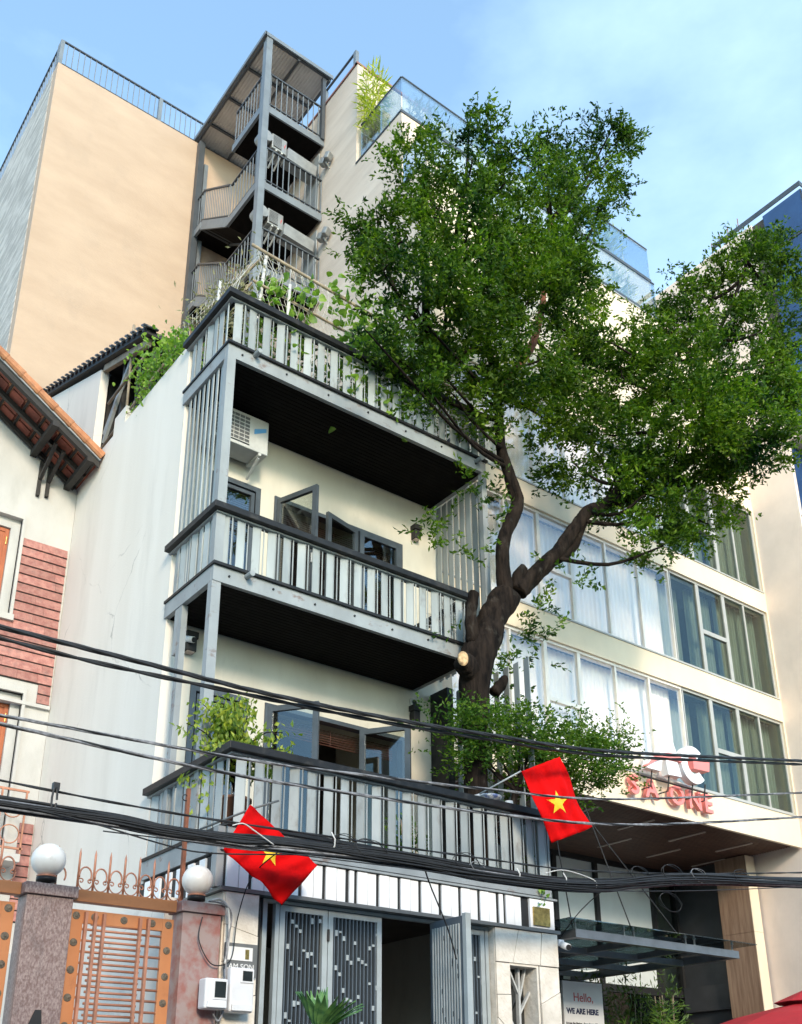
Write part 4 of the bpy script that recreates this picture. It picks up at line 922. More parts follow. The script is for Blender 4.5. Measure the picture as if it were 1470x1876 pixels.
# unseen houses added across the street, purely for shade and reflections
for i, (x0, x1, h) in enumerate(((-26, -14, 7.5), (-14, -3, 8.2), (-3, 9, 7.4), (9, 22.5, 8.4), (22.5, 36, 8.0), (36, 56, 9.0))):
    t = thing('added_shade_house', ('low', 'second', 'third', 'fourth', 'fifth', 'tall end')[i]+' unseen house added across the street for shade and reflections', 'house', ((x0+x1)/2, -9, 0), 'unseen houses added for shade and reflections')
    hl = [(x0+1+j*2.6, x0+2.4+j*2.6, 1.2+k*3.1, 2.9+k*3.1) for j in range(int((x1-x0-1)/2.6)) for k in range(int(h/3.1))]
    add('wall', MB().wall(x0+.01, x1-.01, 0, h, -7.3, -7.0, hl), 'facing_plaster', t); add('roof', bx(x0+.01, x1-.01, -18, -7.3, h-.3, h), 'facing_plaster', t)
    add('rooms', bx(x0+.05, x1-.05, -7.9, -7.6, 0, h-.3), 'dark_room', t)
# ------------------------------------------------------------------ the big tree
UP=[(8.06, 8.71, 15.92, 0.36, 0.34), (7.85, 8.53, 14.78, 0.61, 0.42), (9.93, 8.91, 17.15, 0.3, 0.47), (8.7, 8.6, 15.15, 0.55, 0.43), (11.1, 8.49, 17.64, 0.43, 0.48), (11.07, 8.92, 16.98, 0.73, 0.63), (7.81, 9.59, 15.61, 0.52, 0.52), (6.8, 9.44, 13.91, 0.38, 0.3), (7.26, 9.39, 13.74, 0.69, 0.53), (7.83, 8.69, 13.73, 0.88, 0.72), (9.77, 9.1, 15.17, 0.9, 0.81), (10.68, 8.76, 15.46, 0.46, 0.51), (6.48, 8.62, 11.97, 0.43, 0.4), (7.45, 8.54, 12.17, 0.83, 0.6), (8.98, 8.68, 12.93, 0.82, 0.66), (11.2, 9.61, 15.21, 0.63, 0.63), (7.42, 9.48, 12.1, 0.47, 0.39), (7.24, 9.45, 11.36, 0.42, 0.29), (8.54, 9.44, 12.41, 0.74, 0.49), (9.0, 8.65, 11.91, 0.72, 0.56), (7.2, 8.8, 10.56, 0.33, 0.2), (8.39, 9.22, 10.86, 0.35, 0.27), (10.01, 9.35, 11.83, 0.77, 0.64), (11.25, 9.51, 13.28, 0.74, 0.69), (11.31, 9.54, 14.14, 0.52, 0.47), (6.22, 8.51, 10.59, 0.31, 0.31), (7.67, 9.19, 11.41, 0.46, 0.31), (8.04, 9.27, 11.16, 0.35, 0.27), (8.48, 9.06, 11.33, 0.47, 0.32), (7.13, 8.63, 11.69, 0.52, 0.37), (8.67, 9.02, 13.86, 0.76, 0.59), (9.47, 8.52, 13.95, 0.64, 0.55), (6.92, 9.61, 13.6, 0.32, 0.28), (8.03, 9.53, 15.11, 0.52, 0.43), (11.93, 9.11, 18.27, 0.33, 0.41), (9.79, 8.79, 16.12, 0.55, 0.45)]
RTL=[(14.85, 7.99, 17.43, 0.4, 0.4), (13.83, 7.75, 15.82, 0.74, 0.59), (14.9, 7.78, 15.95, 0.46, 0.61), (13.09, 8.54, 15.43, 0.41, 0.39), (12.68, 8.07, 14.07, 0.84, 0.56), (13.47, 7.45, 13.94, 0.65, 0.65), (11.87, 8.63, 13.58, 0.55, 0.41), (11.24, 8.66, 12.72, 0.71, 0.62), (11.69, 7.86, 12.32, 0.94, 0.69), (12.86, 7.44, 12.62, 0.79, 0.62), (11.35, 9.18, 12.02, 0.8, 0.62), (11.2, 7.84, 11.07, 0.98, 0.65), (12.12, 7.23, 11.22, 0.66, 0.62), (13.87, 7.45, 12.67, 0.41, 0.55), (10.67, 8.6, 10.58, 0.66, 0.41), (11.76, 8.33, 10.79, 0.93, 0.51), (12.37, 7.82, 10.76, 0.63, 0.46), (11.11, 8.33, 9.86, 0.65, 0.36), (12.64, 8.58, 10.5, 0.48, 0.39), (10.81, 8.21, 9.18, 0.35, 0.27), (10.37, 9.07, 11.01, 0.5, 0.34), (10.77, 8.33, 10.01, 0.48, 0.32), (12.68, 8.1, 12.3, 0.72, 0.54), (13.25, 7.22, 13.1, 0.45, 0.45), (11.9, 8.2, 13.52, 0.54, 0.45), (13.59, 8.12, 15.33, 0.59, 0.49), (10.94, 8.69, 13.13, 0.53, 0.44), (13.1, 7.6, 11.34, 0.43, 0.39)]
SP=[(10.08, 9.2, 8.89, 0.44, 0.16), (11.07, 8.4, 9.0, 0.24, 0.14), (9.89, 9.6, 8.55, 0.28, 0.2), (9.81, 9.9, 7.94, 0.52, 0.28), (9.51, 9.9, 7.43, 0.27, 0.39), (8.2, 9.3, 9.21, 0.45, 0.22), (7.45, 9.1, 8.75, 0.25, 0.16), (8.52, 9.3, 9.91, 0.31, 0.31), (9.98, 9.6, 8.23, 0.32, 0.16), (8.48, 9.3, 8.83, 0.22, 0.22), (8.31, 9.5, 7.62, 0.09, 0.18)]
LO=[(7.82, 9.3, 6.1, 0.24, 0.12), (9.04, 9.3, 6.33, 0.43, 0.18), (9.5, 9.3, 5.85, 0.51, 0.2), (8.31, 9.3, 5.93, 0.31, 0.22), (8.55, 9.3, 6.14, 0.66, 0.22), (9.53, 9.3, 6.24, 0.58, 0.33), (10.45, 9.3, 6.43, 0.44, 0.27), (10.02, 9.3, 5.91, 0.55, 0.28), (8.43, 9.3, 5.75, 0.28, 0.19), (10.52, 9.3, 6.07, 0.3, 0.21), (11.04, 9.3, 6.66, 0.22, 0.14), (9.1, 9.3, 5.89, 0.5, 0.32)]
TRUNK=[(8.4, 9.45, 5.5, 0.213), (8.43, 9.45, 6.54, 0.234), (8.5, 9.45, 7.22, 0.333), (8.76, 9.45, 7.86, 0.298), (9.05, 9.4, 8.38, 0.274)]
LEFT=[(9.01, 9.4, 8.44, 0.183), (8.98, 9.4, 8.86, 0.161), (9.03, 9.4, 9.27, 0.155), (9.21, 9.4, 9.67, 0.158), (9.35, 9.4, 10.0, 0.152), (9.3, 9.4, 10.18, 0.153), (9.19, 9.4, 10.46, 0.137), (9.07, 9.4, 10.76, 0.121), (9.04, 9.4, 11.15, 0.114), (9.04, 9.4, 11.52, 0.107), (9.03, 9.4, 12.02, 0.1), (8.89, 9.4, 12.56, 0.075), (8.63, 9.4, 12.95, 0.067), (8.43, 9.4, 13.59, 0.051), (8.29, 9.4, 14.38, 0.034)]
LEFT2=[(9.05, 9.4, 11.92, 0.083), (9.3, 9.3, 12.29, 0.076), (9.83, 9.3, 13.19, 0.061), (10.17, 9.3, 14.51, 0.045), (10.43, 9.3, 16.12, 0.038)]
LEFT3=[(8.89, 9.4, 12.56, 0.067), (8.26, 9.5, 12.31, 0.041), (7.69, 9.7, 12.55, 0.033), (7.09, 9.7, 13.56, 0.024)]
RIGHT=[(9.26, 9.4, 8.49, 0.2), (9.53, 9.3, 8.83, 0.179), (9.92, 9.2, 9.28, 0.167), (10.2, 9.1, 9.71, 0.154), (10.39, 9.0, 10.01, 0.147), (10.76, 8.9, 10.28, 0.133), (11.05, 8.7, 10.8, 0.109), (11.45, 8.4, 11.6, 0.086), (12.01, 8.2, 12.47, 0.071), (12.64, 8.0, 13.54, 0.055), (13.17, 7.8, 14.62, 0.047), (13.58, 7.6, 15.69, 0.029)]
RIGHT2=[(9.75, 9.25, 9.07, 0.095), (10.18, 9.2, 9.43, 0.105), (10.31, 9.1, 9.75, 0.089), (10.34, 9.0, 9.95, 0.081)]
RIGHT3=[(10.76, 8.9, 10.28, 0.1), (11.28, 8.6, 10.54, 0.067), (11.91, 8.2, 11.08, 0.051), (12.75, 7.9, 11.78, 0.035)]
STUB=[(8.43, 9.45, 7.48, 0.102), (8.35, 9.4, 7.84, 0.088), (8.38, 9.35, 8.19, 0.074)]
STUB2=[(8.76, 9.45, 6.85, 0.087), (8.89, 9.4, 7.02, 0.073), (8.93, 9.4, 7.11, 0.044)]
TR = thing('street_tree', 'large leafy tree with forked dark trunk in front of the balconies', 'tree', (8.4, 9.5, .12))
from mathutils import noise as mnoise
def smooth_path(P, k=4):
    P = [np.array(p, float) for p in P]; out_ = []
    for i in range(len(P)-1):
        p0, p1, p2, p3 = P[max(i-1, 0)], P[i], P[i+1], P[min(i+2, len(P)-1)]
        for j in range(k):
            t = j/k; out_.append(.5*((2*p1)+(-p0+p2)*t+(2*p0-5*p1+4*p2-p3)*t*t+(-p0+3*p1-3*p2+p3)*t**3))
    out_.append(P[-1]); return out_
def limb(name, P, m='bark', n=12, jit=.0, seed=1, parent=TR):
    Q = smooth_path(P, 4 if n < 14 else 12); rr = random.Random(seed); mb = MB()
    mb.tube([tuple(q[:3]) for q in Q], [max(.004, q[3])*(1+rr.uniform(-jit, jit)) for q in Q], n)
    # knobbly, furrowed cross-section
    a = np.array(mb.v); k = len(Q)
    for i in range(k):
        c = Q[i][:3]
        for j in range(n):
            f = 1+.09*math.sin(3*j*2*math.pi/n+i*.23)+.05*math.sin(7*j*2*math.pi/n+i*.11)+rr.uniform(-.05, .05); 
            if n >= 14:
                v_ = Vector(a[i*n+j]); q_ = Vector((v_.x*7, v_.y*7, v_.z*1.6))
                f = 1+.07*math.sin(3*j*2*math.pi/n+i*.08)+.17*mnoise.noise(q_)+.10*mnoise.noise(q_*2.6)+.06*mnoise.noise(q_*6)
            a[i*n+j] = c+(a[i*n+j]-c)*f
    mb.v = a.tolist()
    return add(name, mb, m, parent, True)
base = [(8.36, 9.48, .12, .22), (8.38, 9.46, 2.5, .18), (8.39, 9.45, 4.4, .165)]
TRUNK = [(*q[:3], q[3]*.70) for q in TRUNK]; LEFT = [(*q[:3], q[3]*.62) for q in LEFT]; RIGHT = [(*q[:3], q[3]*.66) for q in RIGHT]
limb('trunk', base+TRUNK, n=40, jit=.02)
limb('limb', LEFT, n=28, jit=.02, seed=2); limb('limb', RIGHT, n=28, jit=.02, seed=3)
limb('branch', LEFT2, 'bark_red', 10, .03, 4); limb('branch', LEFT3, n=8, seed=5); limb('branch', RIGHT2, n=10, seed=6, jit=.05); limb('branch', RIGHT3, n=10, seed=7)
limb('stub', STUB, n=10, seed=8, jit=.08); limb('stub', STUB2, n=10, seed=9, jit=.08)
limb('stub', [(9.2, 9.4, 8.5, .11), (9.28, 9.38, 8.75, .10), (9.35, 9.36, 8.9, .07)], n=10, seed=10, jit=.1)
limb('burl', [(8.40, 9.44, 7.00, .17), (8.24, 9.38, 7.08, .15), (8.14, 9.34, 7.11, .12)], n=20, seed=11, jit=.03)
sc_ = add('saw_cut', MB().lathe((0, 0, 0), [(.001, .012), (.08, .015), (.135, .008), (.14, -.02)], 14), 'cut_wood', TR, True)
sc_.rotation_euler = (R(62), 0, R(-38)); sc_.scale = (.50, 1.0, 1); sc_.location = Vector((8.10, 9.29, 7.11))-WP[TR.name]
# twigs reach from the limbs to every bough; leaves grow along short shoots in flattened sprays
rs = np.random.RandomState(5)
limbpts = np.array([q[:3] for P in (LEFT, LEFT2, LEFT3, RIGHT, RIGHT3) for q in smooth_path(P)])
def sprays(lobes, dens, shoots_flat=.55, jit=1., lps=13):
    pos, dr = [], []
    for (x, y, z, rh, rv) in lobes:
        rh, rv = rh*.84, rv*.82; n = int(dens*rh*rv*(1+rh)); c = np.array([x, y, z])
        kc = max(4, n//16); cu_ = rs.normal(size=(kc, 3)); cu_ /= np.linalg.norm(cu_, axis=1, keepdims=True)
        cc = cu_*(rs.uniform(.2, 1.0, (kc, 1))**.4)*np.array([rh, rh*.95, rv])*rs.uniform(.85, 1.2, (kc, 1))
        ix = rs.randint(0, kc, n); start = c+cc[ix]+rs.normal(size=(n, 3))*np.array([.15, .15, .07]); u = cu_[ix]
        d = u*np.array([1, 1, .5])+rs.normal(size=(n, 3))*.45+np.array([0, 0, .30]); d /= np.linalg.norm(d, axis=1, keepdims=True)
        for k in range(n):
            L_ = rs.uniform(.12, .36); m_ = lps+rs.randint(-4, 5); t = rs.uniform(0, 1, (m_, 1))
            p = start[k]+d[k]*L_*t+rs.normal(size=(m_, 3))*.02
            q = d[k]*.6+rs.normal(size=(m_, 3))*np.array([.75, .75, shoots_flat]); pos.append(p); dr.append(q)
    return np.concatenate(pos), np.concatenate(dr)
for i, (x, y, z, rh, rv) in enumerate(UP+RTL):
    c = np.array([x, y, z]); d = np.linalg.norm(limbpts-c, axis=1)+np.maximum(0, limbpts[:, 2]-z)*1.5; s0 = limbpts[d.argmin()]
    mid_ = (s0+c)/2+np.array([0, 0, -.12])+rs.normal(size=3)*.08
    limb('branch', [(*s0, .035), (*mid_, .026), (*(c+rs.normal(size=3)*.05), .014), (*(c+(c-s0)*.12+np.array([0, 0, .06])), .006)], n=6, seed=40+i)
p, d = sprays(UP+RTL, 500); p2, d2 = sprays(SP, 170)
leaves('crown', np.concatenate([p, p2]), np.concatenate([d, d2]), .088, .038, 'leaf', TR, rs)
print('crown leaves', len(p)+len(p2))
# the lower, separate spreading shrub
SH = thing('balcony_shrub', 'low spreading green shrub growing over the lowest balcony corner', 'shrub', (8.9, 9.35, 4.35))
limb('stem', [(8.9, 9.35, 4.36, .05), (8.92, 9.35, 5.2, .045), (9.0, 9.33, 5.6, .035), (9.2, 9.3, 6.0, .02)], n=8, parent=SH)
for i, (x, y, z, rh, rv) in enumerate(LO): limb('branch', [(9.0, 9.33, 5.5, .02), ((9.0+x)/2, 9.3, (5.5+z)/2-.05, .014), (x, y, z, .008)], n=6, seed=80+i, parent=SH)
p, d = sprays([(x, y, z, a*1.02, b*.95) for x, y, z, a, b in LO], 1250, .35); leaves('crown', p, d, .062, .028, 'leaf_low', SH, rs)

# ------------------------------------------------------------------ potted and climbing plants
def cloud(n, c, r, bias=(0, 0, .2)):
    u = rs.normal(size=(n, 3)); u /= np.linalg.norm(u, axis=1, keepdims=True); pos = np.array(c)+u*np.array(r)*(rs.uniform(.05, 1, (n, 1))**.5)
    return pos, u*.6+rs.normal(size=(n, 3))*.6+np.array(bias)
def pot(t, x, y, z, r=.14, h=.26): add('pot', MB().lathe((x, y, z), [(.001, 0), (r*.7, 0), (r, h), (r*1.08, h), (r*1.08, h+.03), (r*.9, h+.03), (r*.85, h-.02), (.001, h-.02)], 18), 'pot_brown', t, True)
FI = thing('potted_fig', 'yellow green weeping fig in a pot behind the lowest railing', 'potted plant', (5.0, 9.45, 4.34)); pot(FI, 5.0, 9.45, 4.345, .18, .35)
P_, D_ = [], []
for i in range(34):
    a = rs.uniform(0, 6.28); rr_ = rs.uniform(.1, .78); tip = np.array([4.98+rr_*math.cos(a)*.85, 9.45+rr_*math.sin(a)*.7, rs.uniform(5.15, 5.95)-rr_*.35])
    b0 = np.array([5.0, 9.45, 4.8+rs.uniform(0, .25)]); md_ = (b0+tip)/2+np.array([0, 0, .18])
    limb('branch', [(*b0, .012), (*md_, .008), (*tip, .004)], n=5, seed=200+i, parent=FI)
    for t_ in np.linspace(.3, 1.05, 64):
        q = (1-t_)**2*b0+2*t_*(1-t_)*md_+t_*t_*tip; P_.append(q+rs.normal(size=3)*.06); D_.append(rs.normal(size=3)*.5+np.array([0, 0, -.75]))
    if i % 4 == 0 and tip[0] < 5.0:
        for t_ in np.linspace(0, 1, 12): P_.append(tip+np.array([-.12*t_, -.05, -.55*t_])+rs.normal(size=3)*.04); D_.append(rs.normal(size=3)*.4+np.array([0, 0, -.8]))
leaves('foliage', np.array(P_), np.array(D_), .085, .042, 'leaf_yellow', FI, rs)

# roof terrace trellis, netting and climbers
TL = thing('roof_trellis', 'rickety pole trellis with netting on the townhouse roof terrace', 'trellis', (6, 10, 10.76))
ZT = 10.76
poles = [((5.15, 9.95, ZT), (5.30, 9.95, 12.75)), ((4.82, 10.5, ZT), (4.95, 10.6, 12.55)), ((7.10, 9.9, ZT), (7.10, 9.92, 12.62)), ((5.62, 9.9, ZT), (5.66, 9.9, 12.35)), ((8.9, 9.95, ZT), (8.9, 9.95, 12.5))]
for a, b in poles: add('pole', MB().tube([a, b], .024, 8), 'tie_white', TL, True)
for a, b, r in (((5.05, 9.92, 12.72), (9.0, 9.92, 12.55), .024), ((5.1, 9.92, 12.12), (9.0, 9.92, 12.02), .02), ((5.28, 9.95, 12.70), (4.86, 12.4, 12.45), .02), ((5.1, 9.95, 12.1), (4.84, 12.2, 11.95), .018)):
    add('rod', MB().tube([a, [(a[i]+b[i])/2-(.03 if i == 2 else 0) for i in range(3)], b], r, 7), 'bamboo_cane', TL, True)
m = MB(); rr = random.Random(9)
for i in range(26):
    x = 5.15+i*.075; m.tube([(x, 9.93, 12.05), (x+.06+rr.uniform(-.05, .05), 9.9, 12.4), (x+rr.uniform(-.1, .1), 9.93, 12.72)], .0035, 4)
    m.tube([(x, 9.93, 12.05), (x+.08, 9.88, 11.75), (x+rr.uniform(-.15, .15), 9.9, 11.55)], .0035, 4)
for i in range(9):
    z = 11.6+i*.13; m.tube([(5.15, 9.93, z), (5.8, 9.9, z-.06+rr.uniform(-.05, .05)), (6.5, 9.92, z-.1), (7.1, 9.93, z+rr.uniform(-.1, .1))], .0035, 4)
for i in range(20):
    y = 10.0+i*.1; m.tube([(5.2-.02*i, y, 12.68-.012*i), (4.98, y+.05, 12.2), (4.84, y+rr.uniform(-.1, .1), 11.65)], .0035, 4)
for i in range(7):
    z = 11.7+i*.15; m.tube([(5.0+.02*i, 10.0, z), (4.95, 11, z-.05), (4.88, 12, z-.04)], .0035, 4)
add('netting', m, 'net', TL)
def vine(name, lab, segs, n, sz, m, spread=.13, g=None, hang=0., wide=.9, cat='climbing plant'):
    t = thing(name, lab, cat, segs[0][0], g); P_, D_ = [], []; mb = MB()
    for a, b in segs:
        a, b = np.array(a), np.array(b); k = 8; w = [a+(b-a)*i/k+rs.normal(size=3)*.03 for i in range(k+1)]
        mb.tube([tuple(q) for q in w], .006, 5)
        nn = int(n*np.linalg.norm(b-a)); tt = rs.uniform(0, 1, (nn, 1)); P_.append(a+(b-a)*tt+rs.normal(size=(nn, 3))*spread); D_.append(rs.normal(size=(nn, 3))*.7+np.array([-.1, -.4, -.2-hang]))
    add('stem', mb, 'bamboo_cane', t); leaves('foliage', np.concatenate(P_), np.concatenate(D_), sz, sz*wide, m, t, rs, rnd_=wide > .5)
vine('gourd_vine', 'broad leaved gourd vine climbing the right of the roof trellis', [((6.6, 9.9, 10.9), (6.7, 9.9, 12.1)), ((6.4, 9.9, 12.6), (7.5, 9.9, 12.5)), ((6.6, 9.9, 12.05), (7.3, 9.9, 12.0)), ((7.2, 9.9, 10.9), (7.0, 9.9, 12.4)), ((7.6, 9.9, 11.0), (7.5, 9.9, 11.9))], 95, .125, 'leaf_vine', .17)
vine('gourd_vine', 'small patch of gourd leaves by the front trellis pole', [((5.75, 9.9, 11.0), (5.85, 9.9, 12.3)), ((5.8, 9.9, 12.35), (6.1, 9.9, 12.3)), ((5.3, 9.9, 11.6), (5.5, 9.9, 12.35))], 55, .12, 'leaf_vine', .12)
vine('dry_creeper', 'withered creeper tangled over the trellis corner pole', [((5.0, 10.1, 11.6), (5.15, 10.1, 12.6)), ((4.95, 10.5, 11.6), (5.0, 10.6, 12.5)), ((5.1, 10.2, 11.65), (4.9, 11.2, 12.2)), ((5.3, 10.1, 11.7), (5.0, 10.9, 12.3))], 230, .09, 'leaf_dry', .17, wide=.3)
vine('leafy_creeper', 'bright green creeper spilling over the white side wall', [((4.86, 11.3, 11.75), (4.82, 12.6, 12.45)), ((4.85, 12.0, 11.8), (4.80, 12.75, 12.3)), ((4.84, 12.5, 11.6), (4.82, 12.65, 12.4)), ((4.86, 11.1, 11.7), (4.84, 12.1, 12.3))], 240, .075, 'leaf_vine', .15, hang=.2, wide=.7)
vine('leafy_creeper', 'thin tendril hanging in the open roof room', [((4.80, 12.7, 12.2), (4.80, 13.15, 11.75)), ((4.80, 12.65, 12.0), (4.80, 12.75, 11.3))], 60, .055, 'leaf_vine', .05, wide=.8)
for i, (x, lab) in enumerate(((5.35, 'leftmost'), (5.95, 'second'), (6.5, 'third'), (7.2, 'fourth'), (7.9, 'fifth'), (8.45, 'rightmost'))):
    t = thing('terrace_plant', lab+' potted plant seen between the top balcony slats', 'potted plant', (x, 10.15, ZT), 'potted plants behind the top balcony slats')
    pot(t, x, 10.15, ZT, .15, .26); p, d = cloud(150, (x, 10.1, 11.3), (.26, .2, .36)); leaves('foliage', p, d, .12, .045, ('leaf_vine', 'leaf_low', 'leaf_dark')[i % 3], t, rs)
def bush(name, lab, c, r, n, sz, m, cat='plant', wide=.4, pt=None, g=None, stem=True):
    t = thing(name, lab, cat, (c[0], c[1], pt if pt is not None else c[2]-r[2]), g); p, d = cloud(n, c, r)
    if pt is not None and stem:
        mb = MB()
        for k in range(5): mb.tube([(c[0], c[1], pt), (c[0]+rs.normal()*r[0]*.4, c[1]+rs.normal()*r[1]*.4, c[2]+r[2]*.6)], .009, 5)
        add('stems', mb, 'bamboo_cane', t)
    leaves('foliage', p, d, sz, sz*wide, m, t, rs); return t
bush('rail_plant', 'small leafy sprig at the right end of the lowest balcony', (8.98, 9.2, 4.52), (.16, .08, .12), 90, .07, 'leaf_low', pt=4.32)
bush('hanging_sprig', 'three pale leaves hanging over the brass plaque', (8.98, 8.95, 4.06), (.05, .02, .10), 14, .08, 'leaf_vine', wide=.5)
bush('deck_plant', 'dark leafy plant behind the lowest balcony slats', (7.7, 10.0, 4.8), (.28, .25, .4), 260, .09, 'leaf_low', pt=4.33)
bush('deck_plant', 'spiky plant behind the slats at the middle balcony end', (8.42, 9.95, 7.95), (.16, .14, .28), 70, .28, 'ac_white', wide=.06, pt=7.57)
bush('terrace_bamboo', 'yellow green bamboo on the glass railed penthouse terrace', (9.42, 13.2, 22.1), (.30, .32, 1.05), 520, .26, 'leaf_bamboo', wide=.13, pt=20.55, g='plants on the office terraces')
bush('terrace_plant_green', 'grey green shrub behind the upper terrace glass', (10.2, 12.5, 21.3), (.45, .35, .55), 320, .22, 'leaf_dark', wide=.2, pt=20.55, g='plants on the office terraces')
bush('terrace_bamboo', 'yellow bamboo at the right end of the upper terrace', (15.9, 12.4, 21.2), (.35, .3, .7), 300, .26, 'leaf_bamboo', wide=.13, pt=20.55, g='plants on the office terraces')
bush('terrace_bamboo', 'yellow bamboo on the lower right terrace below the glass', (15.0, 11.6, 18.9), (.5, .25, .6), 300, .24, 'leaf_bamboo', wide=.13, pt=18.3, g='plants on the office terraces')
bush('terrace_bamboo', 'yellow bamboo showing through the tree top', (11.2, 12.4, 21.2), (.4, .3, .6), 260, .24, 'leaf_bamboo', wide=.13, pt=20.55, g='plants on the office terraces')
for i, (x, y, z, l) in enumerate(((14.3, 13.2, 2.9, 'left'), (15.3, 13.2, 3.0, 'middle'), (16.3, 13.2, 3.0, 'tallest right'))):
    bush('entrance_bamboo', l+' dark bamboo screen by the office entrance', (x, y, z), (.55, .35, 1.2), 900, .13, 'leaf_dark', wide=.25, pt=.12, g='bamboo by the office entrance')
# feathery palm by the entrance, agave in front of the door
t = thing('areca_palm', 'bright feathery palm frond in front of the entrance bamboo', 'palm', (14.9, 12.4, .12)); P_, D_ = [], []
for a, L_ in ((.3, 1.3), (1.2, 1.0), (2.4, 1.1), (3.6, 1.0), (4.5, 1.2), (5.6, 1.1)):
    dx, dy = math.cos(a), math.sin(a); pts = [(14.9+dx*L_*s_*.55, 12.4+dy*L_*s_*.3, 1.9+L_*1.6*s_-.55*s_*s_) for s_ in np.linspace(0, 1, 12)]
    add('frond_stalk', MB().tube(pts, .012, 5), 'leaf_vine', t)
    for k in range(3, 12):
        for s in (-1, 1):
            for j in range(3): P_.append(np.array(pts[k])); D_.append(np.array([s*.6*abs(dy)+s*.35+dx*.3, -s*.4*dx, .25+rs.normal()*.2]))
leaves('leaflets', np.array(P_), np.array(D_), .30, .028, 'leaf_vine', t, rs)
t = thing('agave', 'green agave with pointed leaves in front of the grille door', 'agave', (5.14, 7.9, .12)); pot(t, 5.14, 7.9, .0, .28, .5)
add('stem', MB().tube([(5.14, 7.9, .5), (5.14, 7.9, 2.34)], .06, 10), 'bark', t)
for i in range(26):
    a = i*2.4; el = R(38+46*((i*.618) % 1)); L_ = .50; d = Vector((math.cos(a)*math.cos(el), math.sin(a)*math.cos(el), math.sin(el))); w = Vector((-math.sin(a), math.cos(a), 0)); u = w.cross(d)
    v = []; f = []
    for k in range(7):
        s_ = k/6; c = Vector((5.14, 7.9, 2.29))+d*L_*s_-Vector((0, 0, .10))*s_*s_; ww = .042*(1-s_**2.2)*(.6+1.2*s_*(1-s_)*2)+.001
        v += [c-w*ww-u*-.012, c, c+w*ww-u*-.012]
        if k: b = 3*k; f += [(b-3, b-2, b+1, b), (b-2, b-1, b+2, b+1)]
    mb = MB(); mb.v = [tuple(q) for q in v]; mb.f = f; add('leaf', mb, 'leaf_agave', t, True)
# ------------------------------------------------------------------ flags
def flag(name, lab, corners, star_c, star_r, star_rot, pole, seed, amp=.03):
    """corners tl, tr, br, bl in the XZ plane with their Y"""
    t = thing(name, lab, 'flag', pole[0], 'red flags with a yellow star'); tl, tr, br, bl = [np.array(c) for c in corners]
    rr = np.random.RandomState(seed); nx, nz = 36, 24; ph = rr.uniform(0, 6.28, 4)
    def S_(u, w):
        p = (tl*(1-u)+tr*u)*(1-w)+(bl*(1-u)+br*u)*w
        dy = amp*(math.sin(7*u+3*w+ph[0])*(.4+.6*w)+.55*math.sin(17*u-4*w+ph[1])*(.25+.75*w)+.4*math.sin(9*w+3*u+ph[2])+.22*math.sin(31*u+9*w+ph[3]))
        return p+np.array([.35*dy, dy, .25*dy*math.sin(5*u)])
    mb = MB(); mb.v = [tuple(S_(i/nx, j/nz)) for j in range(nz+1) for i in range(nx+1)]
    mb.f = [(j*(nx+1)+i, j*(nx+1)+i+1, (j+1)*(nx+1)+i+1, (j+1)*(nx+1)+i) for j in range(nz) for i in range(nx)]
    c = add('cloth', mb, 'flag_red', t, True); md = c.modifiers.new('thickness', 'SOLIDIFY'); md.thickness = .004
    # star laid on both faces of the cloth
    su, sw_ = star_c; st = []
    W_ = np.linalg.norm(tr-tl); H_ = np.linalg.norm(bl-tl)
    for k in range(10):
        r = star_r*(1 if k % 2 == 0 else .40); a = star_rot+math.pi/2+k*math.pi/5; st.append((r*math.cos(a)/W_, -r*math.sin(a)/H_))
    mb = MB(); ring = 5
    def pt(u, w, off): p = S_(su+u, sw_+w); return (p[0], p[1]+off, p[2])
    for off in (-.008, .008):
        b = len(mb.v); mb.v.append(pt(0, 0, off))
        for q in range(1, ring+1):
            for k in range(10):
                for h in (0, .5):
                    x0, z0 = st[k]; x1, z1 = st[(k+1) % 10]; mb.v.append(pt((x0+(x1-x0)*h)*q/ring, (z0+(z1-z0)*h)*q/ring, off))
        n = 20
        for k in range(n): mb.f.append((b, b+1+k, b+1+(k+1) % n))
        for q in range(ring-1):
            for k in range(n): k2 = (k+1) % n; mb.f.append((b+1+q*n+k, b+1+(q+1)*n+k, b+1+(q+1)*n+k2, b+1+q*n+k2))
    add('star', mb, 'flag_yellow', c)
    add('pole', MB().tube(pole, .011, 10), pole_m, t, True)
    return t
pole_m = 'plate_grey'
flag('national_flag', 'drooping red flag with hidden star at the balcony corner', [(4.62, 8.40, 4.36), (5.52, 8.62, 3.93), (5.10, 8.55, 3.50), (4.38, 8.42, 3.90)], (.50, .42), .14, .5, [(4.42, 9.0, 4.22), (4.72, 8.55, 4.37), (4.96, 8.45, 4.47)], 3, .05)
pole_m = 'ac_white'
flag('national_flag', 'hanging red flag with yellow star beside the shrub', [(8.26, 8.5, 5.41), (8.86, 8.42, 5.70), (9.38, 8.45, 4.90), (8.77, 8.52, 4.64)], (.46, .55), .155, -.28, [(8.05, 9.0, 5.22), (8.27, 8.5, 5.42)], 8, .035)

